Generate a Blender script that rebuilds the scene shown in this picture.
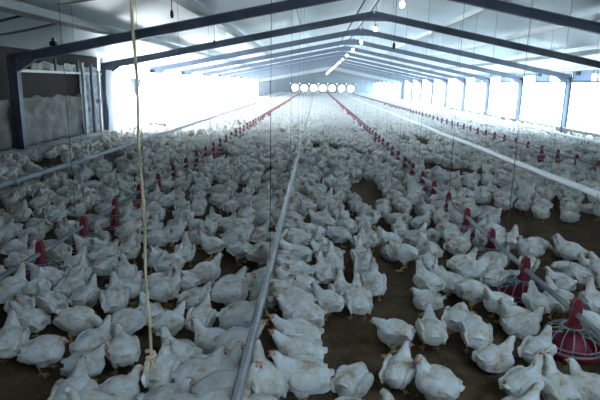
import bpy, bmesh, math, random
import numpy as np
from mathutils import Vector, Matrix
for o in list(bpy.data.objects): bpy.data.objects.remove(o)
S = bpy.context.scene
COL = S.collection
R = math.radians

# ---------------- camera, sky, sun, exposure ----------------
cam = bpy.data.objects.new('camera', bpy.data.cameras.new('camera'))
COL.objects.link(cam); S.camera = cam
FW = Vector((-0.02636462, 0.97552864, -0.218286)); RT = Vector((0.99937444, 0.0308702, 0.01725549)); UP = RT.cross(FW)
cam.matrix_world = Matrix(((RT.x, UP.x, -FW.x, 0), (RT.y, UP.y, -FW.y, 0), (RT.z, UP.z, -FW.z, 1.8394), (0, 0, 0, 1)))
cam.data.sensor_width = 36; cam.data.lens = 36*522.86/600; cam.data.clip_end = 800; cam.data.clip_start = .05

W = bpy.data.worlds.new('sky'); S.world = W; W.use_nodes = True
bg = W.node_tree.nodes['Background']
bg.inputs['Color'].default_value = (.55, .785, 1.0, 1); bg.inputs['Strength'].default_value = 14.0
sun = bpy.data.objects.new('sun', bpy.data.lights.new('sun', 'SUN')); COL.objects.link(sun)
sun.data.energy = 36; sun.data.angle = R(2); sun.data.color = (1, .97, .9)
sun.rotation_euler = Vector((1, -.25, -.8)).to_track_quat('-Z', 'Y').to_euler()
S.view_settings.view_transform = 'Standard'; S.view_settings.look = 'None'
S.view_settings.exposure = 0.68; S.view_settings.gamma = 1; S.view_settings.use_curve_mapping = False
S.cycles.use_denoising = True
S.cycles.max_bounces = 8; S.cycles.diffuse_bounces = 5; S.cycles.volume_bounces = 1; S.cycles.transparent_max_bounces = 8
S.cycles.sample_clamp_indirect = 12

# ---------------- materials ----------------
def mat(name, col, rough=.7, metal=0, noise=None, nscale=6, bump=0, bscale=40, emit=None, estr=0, spec=.3):
    m = bpy.data.materials.new(name); m.use_nodes = True
    nt = m.node_tree; b = nt.nodes['Principled BSDF']
    b.inputs['Base Color'].default_value = (*col, 1); b.inputs['Roughness'].default_value = rough
    b.inputs['Metallic'].default_value = metal; b.inputs['Specular IOR Level'].default_value = spec
    tc = nt.nodes.new('ShaderNodeTexCoord')
    if noise:
        n = nt.nodes.new('ShaderNodeTexNoise'); n.inputs['Scale'].default_value = nscale; n.inputs['Detail'].default_value = 5
        r = nt.nodes.new('ShaderNodeValToRGB'); r.color_ramp.elements[0].position = .35; r.color_ramp.elements[1].position = .68
        r.color_ramp.elements[0].color = (*noise, 1); r.color_ramp.elements[1].color = (*col, 1)
        nt.links.new(tc.outputs['Object'], n.inputs['Vector']); nt.links.new(n.outputs['Fac'], r.inputs['Fac'])
        nt.links.new(r.outputs['Color'], b.inputs['Base Color'])
    if bump:
        n2 = nt.nodes.new('ShaderNodeTexNoise'); n2.inputs['Scale'].default_value = bscale; n2.inputs['Detail'].default_value = 6
        bp = nt.nodes.new('ShaderNodeBump'); bp.inputs['Strength'].default_value = bump; bp.inputs['Distance'].default_value = .02
        nt.links.new(tc.outputs['Object'], n2.inputs['Vector']); nt.links.new(n2.outputs['Fac'], bp.inputs['Height'])
        nt.links.new(bp.outputs['Normal'], b.inputs['Normal'])
    if emit:
        b.inputs['Emission Color'].default_value = (*emit, 1); b.inputs['Emission Strength'].default_value = estr
    return m

def feather_material():
    m = bpy.data.materials.new('feathers'); m.use_nodes = True
    nt = m.node_tree; b = nt.nodes['Principled BSDF']; L = nt.links
    b.inputs['Roughness'].default_value = .85; b.inputs['Specular IOR Level'].default_value = .15
    tc = nt.nodes.new('ShaderNodeTexCoord'); oi = nt.nodes.new('ShaderNodeObjectInfo')
    add = nt.nodes.new('ShaderNodeVectorMath'); add.operation = 'ADD'
    mul = nt.nodes.new('ShaderNodeMath'); mul.operation = 'MULTIPLY'; mul.inputs[1].default_value = 37.
    L.new(oi.outputs['Random'], mul.inputs[0]); L.new(tc.outputs['Object'], add.inputs[0]); L.new(mul.outputs[0], add.inputs[1])
    n = nt.nodes.new('ShaderNodeTexNoise'); n.inputs['Scale'].default_value = 9; n.inputs['Detail'].default_value = 6; n.inputs['Roughness'].default_value = .65
    L.new(add.outputs[0], n.inputs['Vector'])
    r = nt.nodes.new('ShaderNodeValToRGB'); e = r.color_ramp.elements
    e[0].position = .3; e[0].color = (.42, .30, .22, 1); e[1].position = .6; e[1].color = (.79, .795, .80, 1)
    k = e.new(.43); k.color = (.68, .62, .54, 1)
    L.new(n.outputs['Fac'], r.inputs['Fac']); L.new(r.outputs['Color'], b.inputs['Base Color'])
    v = nt.nodes.new('ShaderNodeTexNoise'); v.inputs['Scale'].default_value = 55; v.inputs['Detail'].default_value = 4
    mp = nt.nodes.new('ShaderNodeMapping'); mp.inputs['Scale'].default_value = (.35, 1, 1)
    L.new(tc.outputs['Object'], mp.inputs['Vector']); L.new(mp.outputs[0], v.inputs['Vector'])
    bp = nt.nodes.new('ShaderNodeBump'); bp.inputs['Strength'].default_value = .55; bp.inputs['Distance'].default_value = .012
    L.new(v.outputs['Fac'], bp.inputs['Height']); L.new(bp.outputs['Normal'], b.inputs['Normal'])
    return m

def litter_material():
    m = bpy.data.materials.new('litter'); m.use_nodes = True
    nt = m.node_tree; b = nt.nodes['Principled BSDF']; L = nt.links
    b.inputs['Roughness'].default_value = .95; b.inputs['Specular IOR Level'].default_value = .1
    tc = nt.nodes.new('ShaderNodeTexCoord')
    n = nt.nodes.new('ShaderNodeTexNoise'); n.inputs['Scale'].default_value = 5; n.inputs['Detail'].default_value = 9; n.inputs['Roughness'].default_value = .7
    r = nt.nodes.new('ShaderNodeValToRGB'); e = r.color_ramp.elements
    e[0].position = .3; e[0].color = (.075, .048, .028, 1); e[1].position = .7; e[1].color = (.20, .135, .08, 1)
    L.new(tc.outputs['Object'], n.inputs['Vector']); L.new(n.outputs['Fac'], r.inputs['Fac'])
    v = nt.nodes.new('ShaderNodeTexVoronoi'); v.inputs['Scale'].default_value = 16
    L.new(tc.outputs['Object'], v.inputs['Vector'])
    lt = nt.nodes.new('ShaderNodeMath'); lt.operation = 'LESS_THAN'; lt.inputs[1].default_value = .13
    L.new(v.outputs['Distance'], lt.inputs[0])
    mx = nt.nodes.new('ShaderNodeMixRGB'); mx.inputs[2].default_value = (.28, .23, .18, 1)
    L.new(lt.outputs[0], mx.inputs[0]); L.new(r.outputs['Color'], mx.inputs[1]); L.new(mx.outputs[0], b.inputs['Base Color'])
    bp = nt.nodes.new('ShaderNodeBump'); bp.inputs['Strength'].default_value = .8; bp.inputs['Distance'].default_value = .02
    n2 = nt.nodes.new('ShaderNodeTexNoise'); n2.inputs['Scale'].default_value = 40; n2.inputs['Detail'].default_value = 5
    L.new(tc.outputs['Object'], n2.inputs['Vector']); L.new(n2.outputs['Fac'], bp.inputs['Height']); L.new(bp.outputs['Normal'], b.inputs['Normal'])
    return m

def curtain_material():
    m = bpy.data.materials.new('white_curtain'); m.use_nodes = True
    nt = m.node_tree; nt.nodes.remove(nt.nodes['Principled BSDF']); out = nt.nodes['Material Output']
    d = nt.nodes.new('ShaderNodeBsdfDiffuse'); d.inputs['Color'].default_value = (.85, .88, .9, 1)
    t = nt.nodes.new('ShaderNodeBsdfTranslucent'); t.inputs['Color'].default_value = (.95, .97, 1, 1)
    mx = nt.nodes.new('ShaderNodeMixShader'); mx.inputs[0].default_value = .75
    nt.links.new(d.outputs[0], mx.inputs[1]); nt.links.new(t.outputs[0], mx.inputs[2]); nt.links.new(mx.outputs[0], out.inputs['Surface'])
    return m

M = dict(
    feather=feather_material(), litter=litter_material(), curtain=curtain_material(),
    leg=mat('yellow_leg_skin', (.55, .33, .12), .6), face=mat('pink_face_skin', (.62, .40, .34), .7),
    comb=mat('red_comb', (.46, .15, .12), .6), beak=mat('horn_beak', (.62, .36, .13), .4), eye=mat('dark_eye', (.02, .012, .01), .15),
    steel=mat('blue_grey_steel_paint', (.115, .145, .215), .5, noise=(.09, .115, .17), nscale=3),
    ceiling=mat('foil_insulation', (.76, .87, .93), .4, noise=(.66, .79, .86), nscale=.7, bump=.25, bscale=2.2),
    purlin=mat('galvanised_purlin', (.34, .40, .43), .5), purlin_pale=mat('pale_purlin', (.68, .72, .74), .6),
    board=mat('dark_brown_board', (.024, .02, .02), .85, noise=(.016, .013, .013), nscale=2),
    wall=mat('grey_wall_sheet', (.14, .16, .17), .75, noise=(.10, .12, .13), nscale=2),
    endwall=mat('pale_grey_cladding', (.15, .20, .25), .7),
    concrete=mat('concrete', (.42, .41, .38), .9, noise=(.28, .27, .25), nscale=3, bump=.3),
    tarp=mat('beige_tarpaulin', (.23, .22, .19), .8, noise=(.10, .10, .095), nscale=3.2, bump=.6, bscale=7),
    plastic=mat('silver_plastic_sheet', (.48, .56, .60), .3, noise=(.14, .18, .21), nscale=6, bump=.4, bscale=12),
    drape=mat('cream_drape', (.50, .49, .45), .8, noise=(.25, .25, .24), nscale=4),
    rail=mat('pale_rail_paint', (.62, .66, .68), .45), pipe=mat('galvanised_pipe', (.27, .29, .31), .55, metal=.2, noise=(.2, .22, .24), nscale=8),
    pvc=mat('white_plastic_pipe', (.84, .86, .88), .35), profile=mat('grey_aluminium_profile', (.36, .37, .38), .5, noise=(.28, .28, .28), nscale=14),
    red=mat('red_plastic', (.31, .025, .04), .45, noise=(.20, .018, .03), nscale=12), grill=mat('grey_plastic_grill', (.33, .34, .37), .5),
    wire=mat('dark_wire', (.07, .09, .10), .5), rope=mat('beige_rope', (.78, .62, .40), .9, bump=.5, bscale=90),
    black=mat('black_plastic', (.02, .022, .025), .5), flap=mat('blue_grey_sheet', (.30, .38, .55), .6),
    lamp=mat('lit_bulb', (1, 1, 1), .4, emit=(.93, .97, 1), estr=40), fan=mat('dark_fan_housing', (.04, .05, .06), .8),
    blade=mat('fan_blade', (.55, .58, .6), .4, metal=.4), earth=mat('pale_dry_ground', (.62, .58, .52), .9, noise=(.5, .47, .42), nscale=.4),
)

# ---------------- helpers ----------------
def link(name, me, parent=None):
    o = bpy.data.objects.new(name, me); COL.objects.link(o)
    if parent: o.parent = parent
    return o
def obj(name, bm, m, parent=None, smooth=False):
    bmesh.ops.recalc_face_normals(bm, faces=bm.faces)
    me = bpy.data.meshes.new(name); bm.to_mesh(me); bm.free()
    me.materials.append(m)
    if smooth: me.polygons.foreach_set('use_smooth', [True]*len(me.polygons))
    return link(name, me, parent)
def tag(o, label=None, cat=None, group=None, kind=None):
    if label: o['label'] = label
    if cat: o['category'] = cat
    if group: o['group'] = group
    if kind: o['kind'] = kind
    return o
def thing(name, label, cat, loc=(0, 0, 0), rz=0, group=None):
    o = bpy.data.objects.new(name, None); COL.objects.link(o); o.location = loc; o.rotation_euler = (0, 0, rz); o.empty_display_size = .1
    return tag(o, label, cat, group)
def box(bm, lo, hi, mtx=None):
    v = [bm.verts.new((x, y, z)) for x in (lo[0], hi[0]) for y in (lo[1], hi[1]) for z in (lo[2], hi[2])]
    for f in ((0, 1, 3, 2), (4, 6, 7, 5), (0, 4, 5, 1), (2, 3, 7, 6), (0, 2, 6, 4), (1, 5, 7, 3)): bm.faces.new([v[i] for i in f])
    if mtx: bmesh.ops.transform(bm, matrix=mtx, verts=v)
    return v
def tube(bm, pts, rad, n=10, cap=True):
    pts = [Vector(p) for p in pts]
    if not hasattr(rad, '__len__'): rad = [rad]*len(pts)
    rings = []; up = None
    for i, p in enumerate(pts):
        t = (pts[min(i+1, len(pts)-1)] - pts[max(i-1, 0)]).normalized()
        if up is None: up = Vector((0, 0, 1)) if abs(t.z) < .9 else Vector((1, 0, 0))
        a = t.cross(up).normalized(); b2 = a.cross(t).normalized(); up = b2
        rings.append([bm.verts.new(p + (a*math.cos(6.28318*k/n) + b2*math.sin(6.28318*k/n))*rad[i]) for k in range(n)])
    for r0, r1 in zip(rings, rings[1:]):
        for k in range(n): bm.faces.new((r0[k], r0[(k+1) % n], r1[(k+1) % n], r1[k]))
    if cap:
        bm.faces.new(rings[0][::-1]); bm.faces.new(rings[-1])
def lathe(bm, prof, n=24, c=(0, 0)):
    rings = [[bm.verts.new((c[0]+r*math.cos(6.28318*k/n), c[1]+r*math.sin(6.28318*k/n), z)) for k in range(n)] for r, z in prof]
    for r0, r1 in zip(rings, rings[1:]):
        for k in range(n): bm.faces.new((r0[k], r0[(k+1) % n], r1[(k+1) % n], r1[k]))
    return rings
def ring(bm, r, z, t, n=28):
    lathe(bm, [(r-t, z-t), (r+t, z-t), (r+t, z+t), (r-t, z+t), (r-t, z-t)], n)
def ellipsoid(bm, c, r, rot=None, u=16, v=10):
    m = Matrix.Translation(c) @ (rot.to_4x4() if rot else Matrix.Identity(4)) @ Matrix.Diagonal((*r, 1))
    bmesh.ops.create_uvsphere(bm, u_segments=u, v_segments=v, radius=1, matrix=m)
def prism(bm, pts, axis, d0, d1):
    # pts: outline in the plane across axis, pushed from d0 to d1 along it
    def P(a, b, d): return (d, a, b) if axis == 'x' else (a, d, b) if axis == 'y' else (a, b, d)
    A = [bm.verts.new(P(a, b, d0)) for a, b in pts]; B = [bm.verts.new(P(a, b, d1)) for a, b in pts]
    bm.faces.new(A[::-1]); bm.faces.new(B); n = len(pts)
    for i in range(n): bm.faces.new((A[i], A[(i+1) % n], B[(i+1) % n], B[i]))
ONES = 'first second third fourth fifth sixth seventh eighth ninth tenth eleventh twelfth thirteenth fourteenth fifteenth sixteenth seventeenth eighteenth nineteenth'.split()
TENS = ['', '', 'twent', 'thirt', 'fort', 'fift', 'sixt', 'sevent', 'eight', 'ninet']
def ordinal(n):
    if n < 20: return ONES[n-1]
    if n == 100: return 'hundredth'
    if n > 100: return 'hundred and ' + ordinal(n-100)
    return TENS[n//10] + ('ieth' if n % 10 == 0 else 'y-' + ONES[n % 10 - 1])

# ---------------- the setting ----------------
XR, ZE, ZA, HW = 1.688, 2.326, 3.997, 8.486
XL, XX = XR-HW, XR+HW
SL = (ZA-ZE)/HW
Y0, BAY, YN, YF = 11.69, 5.0, -.55, 97.0
def zroof(x): return ZA - SL*abs(x-XR)
def structure(name, bm, m, smooth=False): return tag(obj(name, bm, m, None, smooth), kind='structure')

bm = bmesh.new(); box(bm, (XL-.15, YN, -.3), (XX+.15, YF+.3, 0)); structure('floor', bm, M['litter'])
bm = bmesh.new(); box(bm, (-300, -200, -.55), (300, 420, -.3)); structure('ground', bm, M['earth'])
# the two roof slopes with the insulation blanket sagging between the purlins
bm = bmesh.new(); rng = random.Random(3)
for s in (-1, 1):
    nx, ny = 26, 74
    g = []
    for j in range(ny+1):
        y = YN + (YF+.4-YN)*j/ny; row = []
        for i in range(nx+1):
            x = XR + s*(HW+.45)*i/nx
            sag = .05*abs(math.sin(math.pi*(x-XR)/2.1)) + .03*abs(math.sin(math.pi*y/1.37)) + rng.uniform(-.008, .008)
            row.append(bm.verts.new((x, y, zroof(x)+.26-sag if i else zroof(x)+.24)))
        g.append(row)
    for j in range(ny):
        for i in range(nx): bm.faces.new((g[j][i], g[j][i+1], g[j+1][i+1], g[j+1][i]))
top = bmesh.ops.extrude_face_region(bm, geom=bm.faces[:])
bmesh.ops.translate(bm, vec=(0, 0, .08), verts=[v for v in top['geom'] if isinstance(v, bmesh.types.BMVert)])
structure('ceiling', bm, M['ceiling'], True)
# seams between the insulation strips on the near left slope
def slope_strip(bm, x0, x1, y, w, drop):
    n = 10
    prev = None
    for i in range(n+1):
        x = x0+(x1-x0)*i/n; z = zroof(x)+.20-drop*math.sin(math.pi*i/n)
        cur = [bm.verts.new((x, y-w, z)), bm.verts.new((x, y+w, z)), bm.verts.new((x, y+w, z+.05)), bm.verts.new((x, y-w, z+.05))]
        if prev:
            for k in range(4): bm.faces.new((prev[k], prev[(k+1) % 4], cur[(k+1) % 4], cur[k]))
        else: bm.faces.new(cur)
        prev = cur
    bm.faces.new(prev[::-1])
for t, (x0, x1, y) in enumerate([(-6.6, -4.6, 9.15), (-4.3, -2.5, 8.93), (-6.6, -4.6, 10.33), (-2.3, -.7, 10.4), (-2.3, -.7, 13.6), (-4.3, -2.6, 14.2)]):
    bm = bmesh.new(); slope_strip(bm, x0, x1, y, .012, .05); structure('trim_%d' % (t+1), bm, M['purlin'])

ZC = .26
bm = bmesh.new()                                                            # left wall, closed beside the near bays and far away
box(bm, (XL-.22, YN, 0), (XL-.12, 16.85, ZE+.3)); structure('wall_left', bm, M['board'])
bm = bmesh.new(); box(bm, (XL-.22, 62.2, 0), (XL-.12, YF, ZE+.3)); structure('wall_left', bm, M['endwall'])
bm = bmesh.new(); box(bm, (XX+.12, YN, 0), (XX+.22, 18.0, ZE+.3)); structure('wall_right', bm, M['wall'])  # unseen near stretch, closed in to keep the foreground dim
bm = bmesh.new(); DX0, DX1, DZ = -.34, -.18, 2.05                              # narrow slit added behind the camera to let daylight onto the near birds
prism(bm, [(XL-.2, -.1), (DX0, -.1), (DX0, zroof(DX0)+.3), (XL-.2, zroof(XL)+.3)], 'y', YN-.1, YN)
prism(bm, [(DX1, -.1), (XX+.2, -.1), (XX+.2, zroof(XX)+.3), (DX1, zroof(DX1)+.3)], 'y', YN-.1, YN)
prism(bm, [(DX0, DZ), (DX1, DZ), (DX1, zroof(DX1)+.3), (XR, ZA+.34), (DX0, zroof(DX0)+.3)], 'y', YN-.1, YN)
structure('wall_near', bm, M['wall'])
for nm, x0, x1 in (('baseboard_left', XL-.12, XL+.38), ('baseboard_right', XX-.16, XX+.12)):
    bm = bmesh.new(); prism(bm, [(x0, 0), (x1, 0), (x1, ZC-.02), (x1-.03, ZC), (x0, ZC)], 'y', YN, YF)
    structure(nm, bm, M['concrete'])
bm = bmesh.new(); box(bm, (XX-.05, 14.5, 2.04), (XX+.05, YF, 2.12)); structure('trim_7', bm, M['steel'])
bm = bmesh.new(); box(bm, (XX-.03, 14.5, zroof(XX)+.02), (XX+.1, YF, zroof(XX)+.2)); structure('trim_8', bm, M['purlin'])
bm = bmesh.new(); box(bm, (XL-.1, 16.9, zroof(XL)+.0), (XL+.03, YF, zroof(XL)+.2)); structure('trim_9', bm, M['purlin_pale'])

# far gable with seven round openings
FANX = [-3.9+1.69*k for k in range(7)]; FZ, FR = 1.0, .61
bm = bmesh.new(); YG = YF
outline = [(XL-.2, 0), (XX+.2, 0), (XX+.2, zroof(XX)+.3), (XR, ZA+.34), (XL-.2, zroof(XL)+.3)]
x_lo, x_hi = FANX[0]-.84, FANX[-1]+.84
z_lo, z_hi = FZ-.8, FZ+.8
prism(bm, [(XL-.2, -.1), (x_lo, -.1), (x_lo, zroof(x_lo)+.3), (XL-.2, zroof(XL)+.3)], 'y', YG, YG+.12)
prism(bm, [(x_hi, -.1), (XX+.2, -.1), (XX+.2, zroof(XX)+.3), (x_hi, zroof(x_hi)+.3)], 'y', YG, YG+.12)
box(bm, (x_lo, YG, -.1), (x_hi, YG+.12, z_lo))
prism(bm, [(x_lo, z_hi), (x_hi, z_hi), (x_hi, zroof(x_hi)+.3), (XR, ZA+.34), (x_lo, zroof(x_lo)+.3)], 'y', YG, YG+.12)
structure('wall_far', bm, M['endwall'])

# ---------------- dust hanging in the air ----------------
HAZE = 0.0024
if HAZE:
    bm = bmesh.new(); prism(bm, [(XL+.5, .02), (XX-.4, .02), (XX-.4, zroof(XX-.4)+.1), (XR, ZA+.1), (XL+.5, zroof(XL+.5)+.1)], 'y', 3.0, YF-.2)
    hm = bpy.data.materials.new('dusty_air'); hm.use_nodes = True; nt = hm.node_tree
    nt.nodes.remove(nt.nodes['Principled BSDF']); vs = nt.nodes.new('ShaderNodeVolumeScatter')
    vs.inputs['Color'].default_value = (.85, .95, 1, 1); vs.inputs['Density'].default_value = HAZE; vs.inputs['Anisotropy'].default_value = .3
    nt.links.new(vs.outputs[0], nt.nodes['Material Output'].inputs['Volume'])
    h = obj('dusty_air', bm, hm); tag(h, 'thin dusty haze filling the long house', 'haze', kind='stuff')

# ---------------- steel frames ----------------
def i_beam(bm, p, q, depth, width, side=Vector((0, 1, 0))):
    p, q = Vector(p), Vector(q); t = (q-p).normalized(); n = side.cross(t).normalized(); tf = .014
    m = Matrix((( t.x, side.x, n.x, p.x), (t.y, side.y, n.y, p.y), (t.z, side.z, n.z, p.z), (0, 0, 0, 1))); L = (q-p).length
    box(bm, (0, -width/2, depth/2-tf), (L, width/2, depth/2), m); box(bm, (0, -width/2, -depth/2), (L, width/2, -depth/2+tf), m)
    box(bm, (0, -.006, -depth/2), (L, .006, depth/2), m)
NFR = 17
for k in range(NFR):
    y = Y0 + BAY*k
    lab = ('steel portal frame nearest the camera, its left post before the beige tarpaulin wall' if k == 0 else
           '%s steel portal frame from the near end, spanning the whole house' % ordinal(k+1))
    t = thing('portal_frame', lab, 'steel frame', (XR, y, 0), 0, 'steel portal frames down the house')
    D = .2
    for s in (-1, 1):
        bm = bmesh.new(); i_beam(bm, (s*(HW-.12), 0, 0), (s*(HW-.12), 0, ZE-.06), .2, .16)
        box(bm, (s*(HW-.12)-.14, -.12, 0), (s*(HW-.12)+.14, .12, .015))
        obj('post', bm, M['steel'], t)
        bm = bmesh.new(); dz = -.1
        i_beam(bm, (s*(HW-.02), 0, ZE+dz), (0, 0, ZA+dz), D, .13)
        obj('rafter', bm, M['steel'], t)
        bm = bmesh.new()
        x = HW-.2
        prism(bm, [(s*x, ZE-.36), (s*x, ZE-.16), (s*(x-.42), ZE-.17+SL*.42), (s*(x-.38), ZE-.21+SL*.38)], 'y', -.05, .05)
        obj('knee_bracket', bm, M['steel'], t)
    bm = bmesh.new(); prism(bm, [(-.55, ZA-.2-SL*.55), (0, ZA-.2), (.55, ZA-.2-SL*.55), (.35, ZA-.29), (-.35, ZA-.29)], 'y', -.05, .05)
    obj('ridge_bracket', bm, M['steel'], t)

# purlins running the length of the roof
for x, w, m, lab in [(-4.5, .17, 'purlin', 'wide grey purlin on the left roof slope, nearer the left wall'), (-2.45, .1, 'purlin', 'grey purlin halfway up the left roof slope'),
                     (-.52, .035, 'purlin_pale', 'thin pale purlin on the left slope just left of the ridge'), (3.9, .045, 'purlin_pale', 'pale purlin on the right roof slope, nearer the ridge'),
                     (5.75, .045, 'purlin_pale', 'pale purlin on the right roof slope, nearer the right wall'), (7.9, .06, 'purlin', 'grey purlin low on the right slope above the eave')]:
    bm = bmesh.new(); z = zroof(x)
    box(bm, (x-w, YN, z+.015), (x+w, YF, z+.14)); tag(obj('roof_purlin', bm, M[m]), lab, 'purlin', 'purlins under the roof')
for x, lab in ((1.62, 'dark cable along the ridge, the right one of two'), (1.2, 'dark cable along the ridge, the left one of two')):
    bm = bmesh.new(); tube(bm, [(x, YN, zroof(x)+.06), (x, YF, zroof(x)+.06)], .025, 8)
    tag(obj('ridge_cable', bm, M['wire']), lab, 'cable', 'cables along the ridge')

# ridge lamps
for k in range(-1, 17):
    y = Y0 + BAY*k - .35
    lab = 'lit bulb hanging under the ridge by the %s steel frame' % ordinal(k+1) if k >= 0 else 'lit bulb hanging under the ridge nearest the camera'
    t = thing('ridge_lamp', lab, 'lamp', (XR+.02, y, 3.42), 0, 'lit bulbs in a row under the ridge')
    bm = bmesh.new(); tube(bm, [(0, 0, .14), (0, 0, zroof(XR)-3.42+.2)], .008, 6); obj('cord', bm, M['wire'], t)
    bm = bmesh.new(); lathe(bm, [(.0, .16), (.03, .15), (.032, .09), (.0, .085)], 14); obj('socket', bm, M['black'], t, True)
    bm = bmesh.new(); ellipsoid(bm, (0, 0, .02), (.05, .05, .065)); obj('bulb', bm, M['lamp'], t, True)

# ---------------- left wall furnishings ----------------
XW = XL-.1
def cloth(name, y0, y1, z0, z1, m, amp, x=XW+.04, fold=None, seed=0, label='', cat='sheet'):
    bm = bmesh.new(); r = random.Random(seed); ny, nz = max(6, int((y1-y0)/.09)), max(6, int((z1-z0)/.09))
    ph = [(r.uniform(2, 9), r.uniform(2, 9), r.uniform(0, 6), r.uniform(.3, 1)) for _ in range(7)]
    g = []
    for j in range(ny+1):
        row = []
        for i in range(nz+1):
            y = y0+(y1-y0)*j/ny; z = z0+(z1-z0)*i/nz
            d = sum(a*math.sin(p*y*(3 if fold == 'v' else .4)+q*z*(.25 if fold == 'v' else 2.0)+c) for p, q, c, a in ph)/3 + r.uniform(-.15, .15)
            ze = z + (.03*math.sin(5*y+seed)+.02*math.sin(11*y) if i in (0, nz) else 0)
            row.append(bm.verts.new((x+.06+amp*d, y, ze)))
        g.append(row)
    for j in range(ny):
        for i in range(nz): bm.faces.new((g[j][i], g[j+1][i], g[j+1][i+1], g[j][i+1]))
    o = obj(name, bm, m, None, True)
    md = o.modifiers.new('thick', 'SOLIDIFY'); md.thickness = .008
    return tag(o, label, cat)
cloth('tarpaulin', 11.9, 15.15, ZC, 1.40, M['tarp'], .06, seed=1, label='crumpled beige tarpaulin lining the lower left wall beyond the nearest post', cat='tarpaulin')
cloth('tarpaulin', 5.6, 11.5, ZC, 1.36, M['tarp'], .06, seed=2, label='crumpled beige tarpaulin at the left edge, on the near side of the nearest post', cat='tarpaulin')
cloth('plastic_sheet', 15.2, 16.6, ZC, 2.18, M['plastic'], .03, fold='v', seed=3, label='silvery wrinkled plastic sheet hanging in folds beside the bright left opening', cat='plastic sheet')
cloth('cream_drape', 12.6, 15.0, 2.03, 2.22, M['drape'], .03, fold='v', seed=4, label='cream bunched drape above the rail on the left wall', cat='drape')
bm = bmesh.new(); box(bm, (XL+.02, 11.75, 1.975), (XL+.09, 16.6, 2.035)); tag(obj('wall_rail', bm, M['rail']), 'pale horizontal rail across the dark band of the left wall', 'rail')
for y, w, m, lab in ((13.75, .03, 'steel', 'short dark upright above the pale rail, nearer the left post'), (15.05, .04, 'steel', 'short dark upright above the pale rail, beside the silvery plastic sheet')):
    bm = bmesh.new(); box(bm, (XL, y-w, 2.03), (XL+.06, y+w, 2.35)); tag(obj('upright', bm, M[m]), lab, 'upright')
for y, m, z1, lab in ((15.15, 'purlin', 2.3, 'grey upright at the near edge of the silvery plastic sheet'), (15.75, 'steel', 2.3, 'dark slim upright in the middle of the silvery plastic sheet'), (16.25, 'rail', 2.1, 'pale slim upright at the bright edge of the silvery plastic sheet')):
    bm = bmesh.new(); box(bm, (XL+.08, y-.05, ZC), (XL+.15, y+.04, z1)); tag(obj('door_upright', bm, M[m]), lab, 'upright', 'uprights by the silvery plastic sheet')
t = thing('wall_winch', 'small grey winch box on the silvery plastic sheet', 'winch', (XL+.22, 15.95, 1.2))
bm = bmesh.new(); box(bm, (-.06, -.1, -.06), (.06, .1, .06)); bmesh.ops.bevel(bm, geom=bm.edges[:], offset=.012, segments=2, affect='EDGES'); obj('gearbox', bm, M['purlin'], t)
bm = bmesh.new(); tube(bm, [(.05, 0, 0), (.14, 0, 0), (.14, -.02, -.16), (.2, -.02, -.16)], .012, 8); obj('crank_handle', bm, M['black'], t)
# long glowing curtain over the left opening, inside the posts
bm = bmesh.new(); r = random.Random(9); g = []
for j in range(181):
    y = 16.1+(58.4-16.1)*j/180
    g.append([bm.verts.new((XL+.40+.02*math.sin(y*3.1+i)+r.uniform(-.006, .006), y, ZC-.01+(2.14-ZC)*i/8)) for i in range(9)])
for j in range(180):
    for i in range(8): bm.faces.new((g[j][i], g[j+1][i], g[j+1][i+1], g[j][i+1]))
tag(obj('side_curtain', bm, M['curtain'], None, True), 'long translucent white curtain glowing along the left side', 'curtain')
bm = bmesh.new(); prism(bm, [(18.09, 1.9), (19.36, 1.87), (18.6, 1.3)], 'x', XL+.425, XL+.44); tag(obj('hanging_flap', bm, M['flap']), 'blue-grey triangular flap hanging against the glowing left curtain', 'flap')
# far end of the left side
cloth('grey_drape', 58.5, 71.0, ZC, 1.9, M['steel'], .05, x=XL+.36, fold='v', seed=6, label='dark grey drape at the far end of the glowing left curtain', cat='drape')
# header skirt below the eleventh frame
t = thing('baffle_curtain', 'grey baffle skirt hanging under the frame before the exhaust fans', 'baffle', (XR, Y0+BAY*10+.12, 0))
for s in (-1, 1):
    bm = bmesh.new(); prism(bm, [(0, ZA-.62), (0, ZA-.02), (s*(HW-.3), zroof(XR+HW-.3)-.02), (s*(HW-.3), zroof(XR+HW-.3)-.5)], 'y', -.01, .01); obj('skirt_panel', bm, M['purlin'], t)
bm = bmesh.new(); box(bm, (XX-.36, Y0+BAY*10+.25, ZC), (XX-.2, Y0+BAY*10+1.1, 2.15)); tag(obj('wide_post', bm, M['steel']), 'wide dark post on the right side far away', 'post')

# ---------------- right wall furnishings ----------------
for i, (y0, y1, z1, lab) in enumerate([(20.1, 21.5, 2.55, 'blue translucent vent flap under the right eave, nearest the camera'), (23.6, 25.1, 2.5, 'blue translucent vent flap under the right eave, second from the right'),
                                       (28.3, 29.8, 2.46, 'blue translucent vent flap under the right eave, third from the right'), (33.2, 34.6, 2.46, 'blue translucent vent flap under the right eave, fourth from the right')]):
    t = thing('vent_flap', lab, 'vent flap', (XX-.05, (y0+y1)/2, 2.12), 0, 'blue flaps under the right eave'); h = (y1-y0)/2
    bm = bmesh.new(); prism(bm, [(-h, .0), (h, .0), (h, .30), (-h, .36)], 'x', -.008, .008); obj('flap_sheet', bm, M['flap'], t)
    bm = bmesh.new(); box(bm, (-.03, h-.04, -.02), (.03, h+.02, .34)); obj('side_bar', bm, M['steel'], t)
    bm = bmesh.new(); box(bm, (-.06, h*.2, .2), (-.01, h*.6, .34)); obj('latch_plate', bm, M['black'], t)
for y, lab in ((19.75, 'slim dark bar under the right eave at the photo edge'),):
    bm = bmesh.new(); box(bm, (XX-.04, y-.03, 2.1), (XX+.03, y+.03, 2.5)); tag(obj('eave_bar', bm, M['steel']), lab, 'bar')

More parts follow.
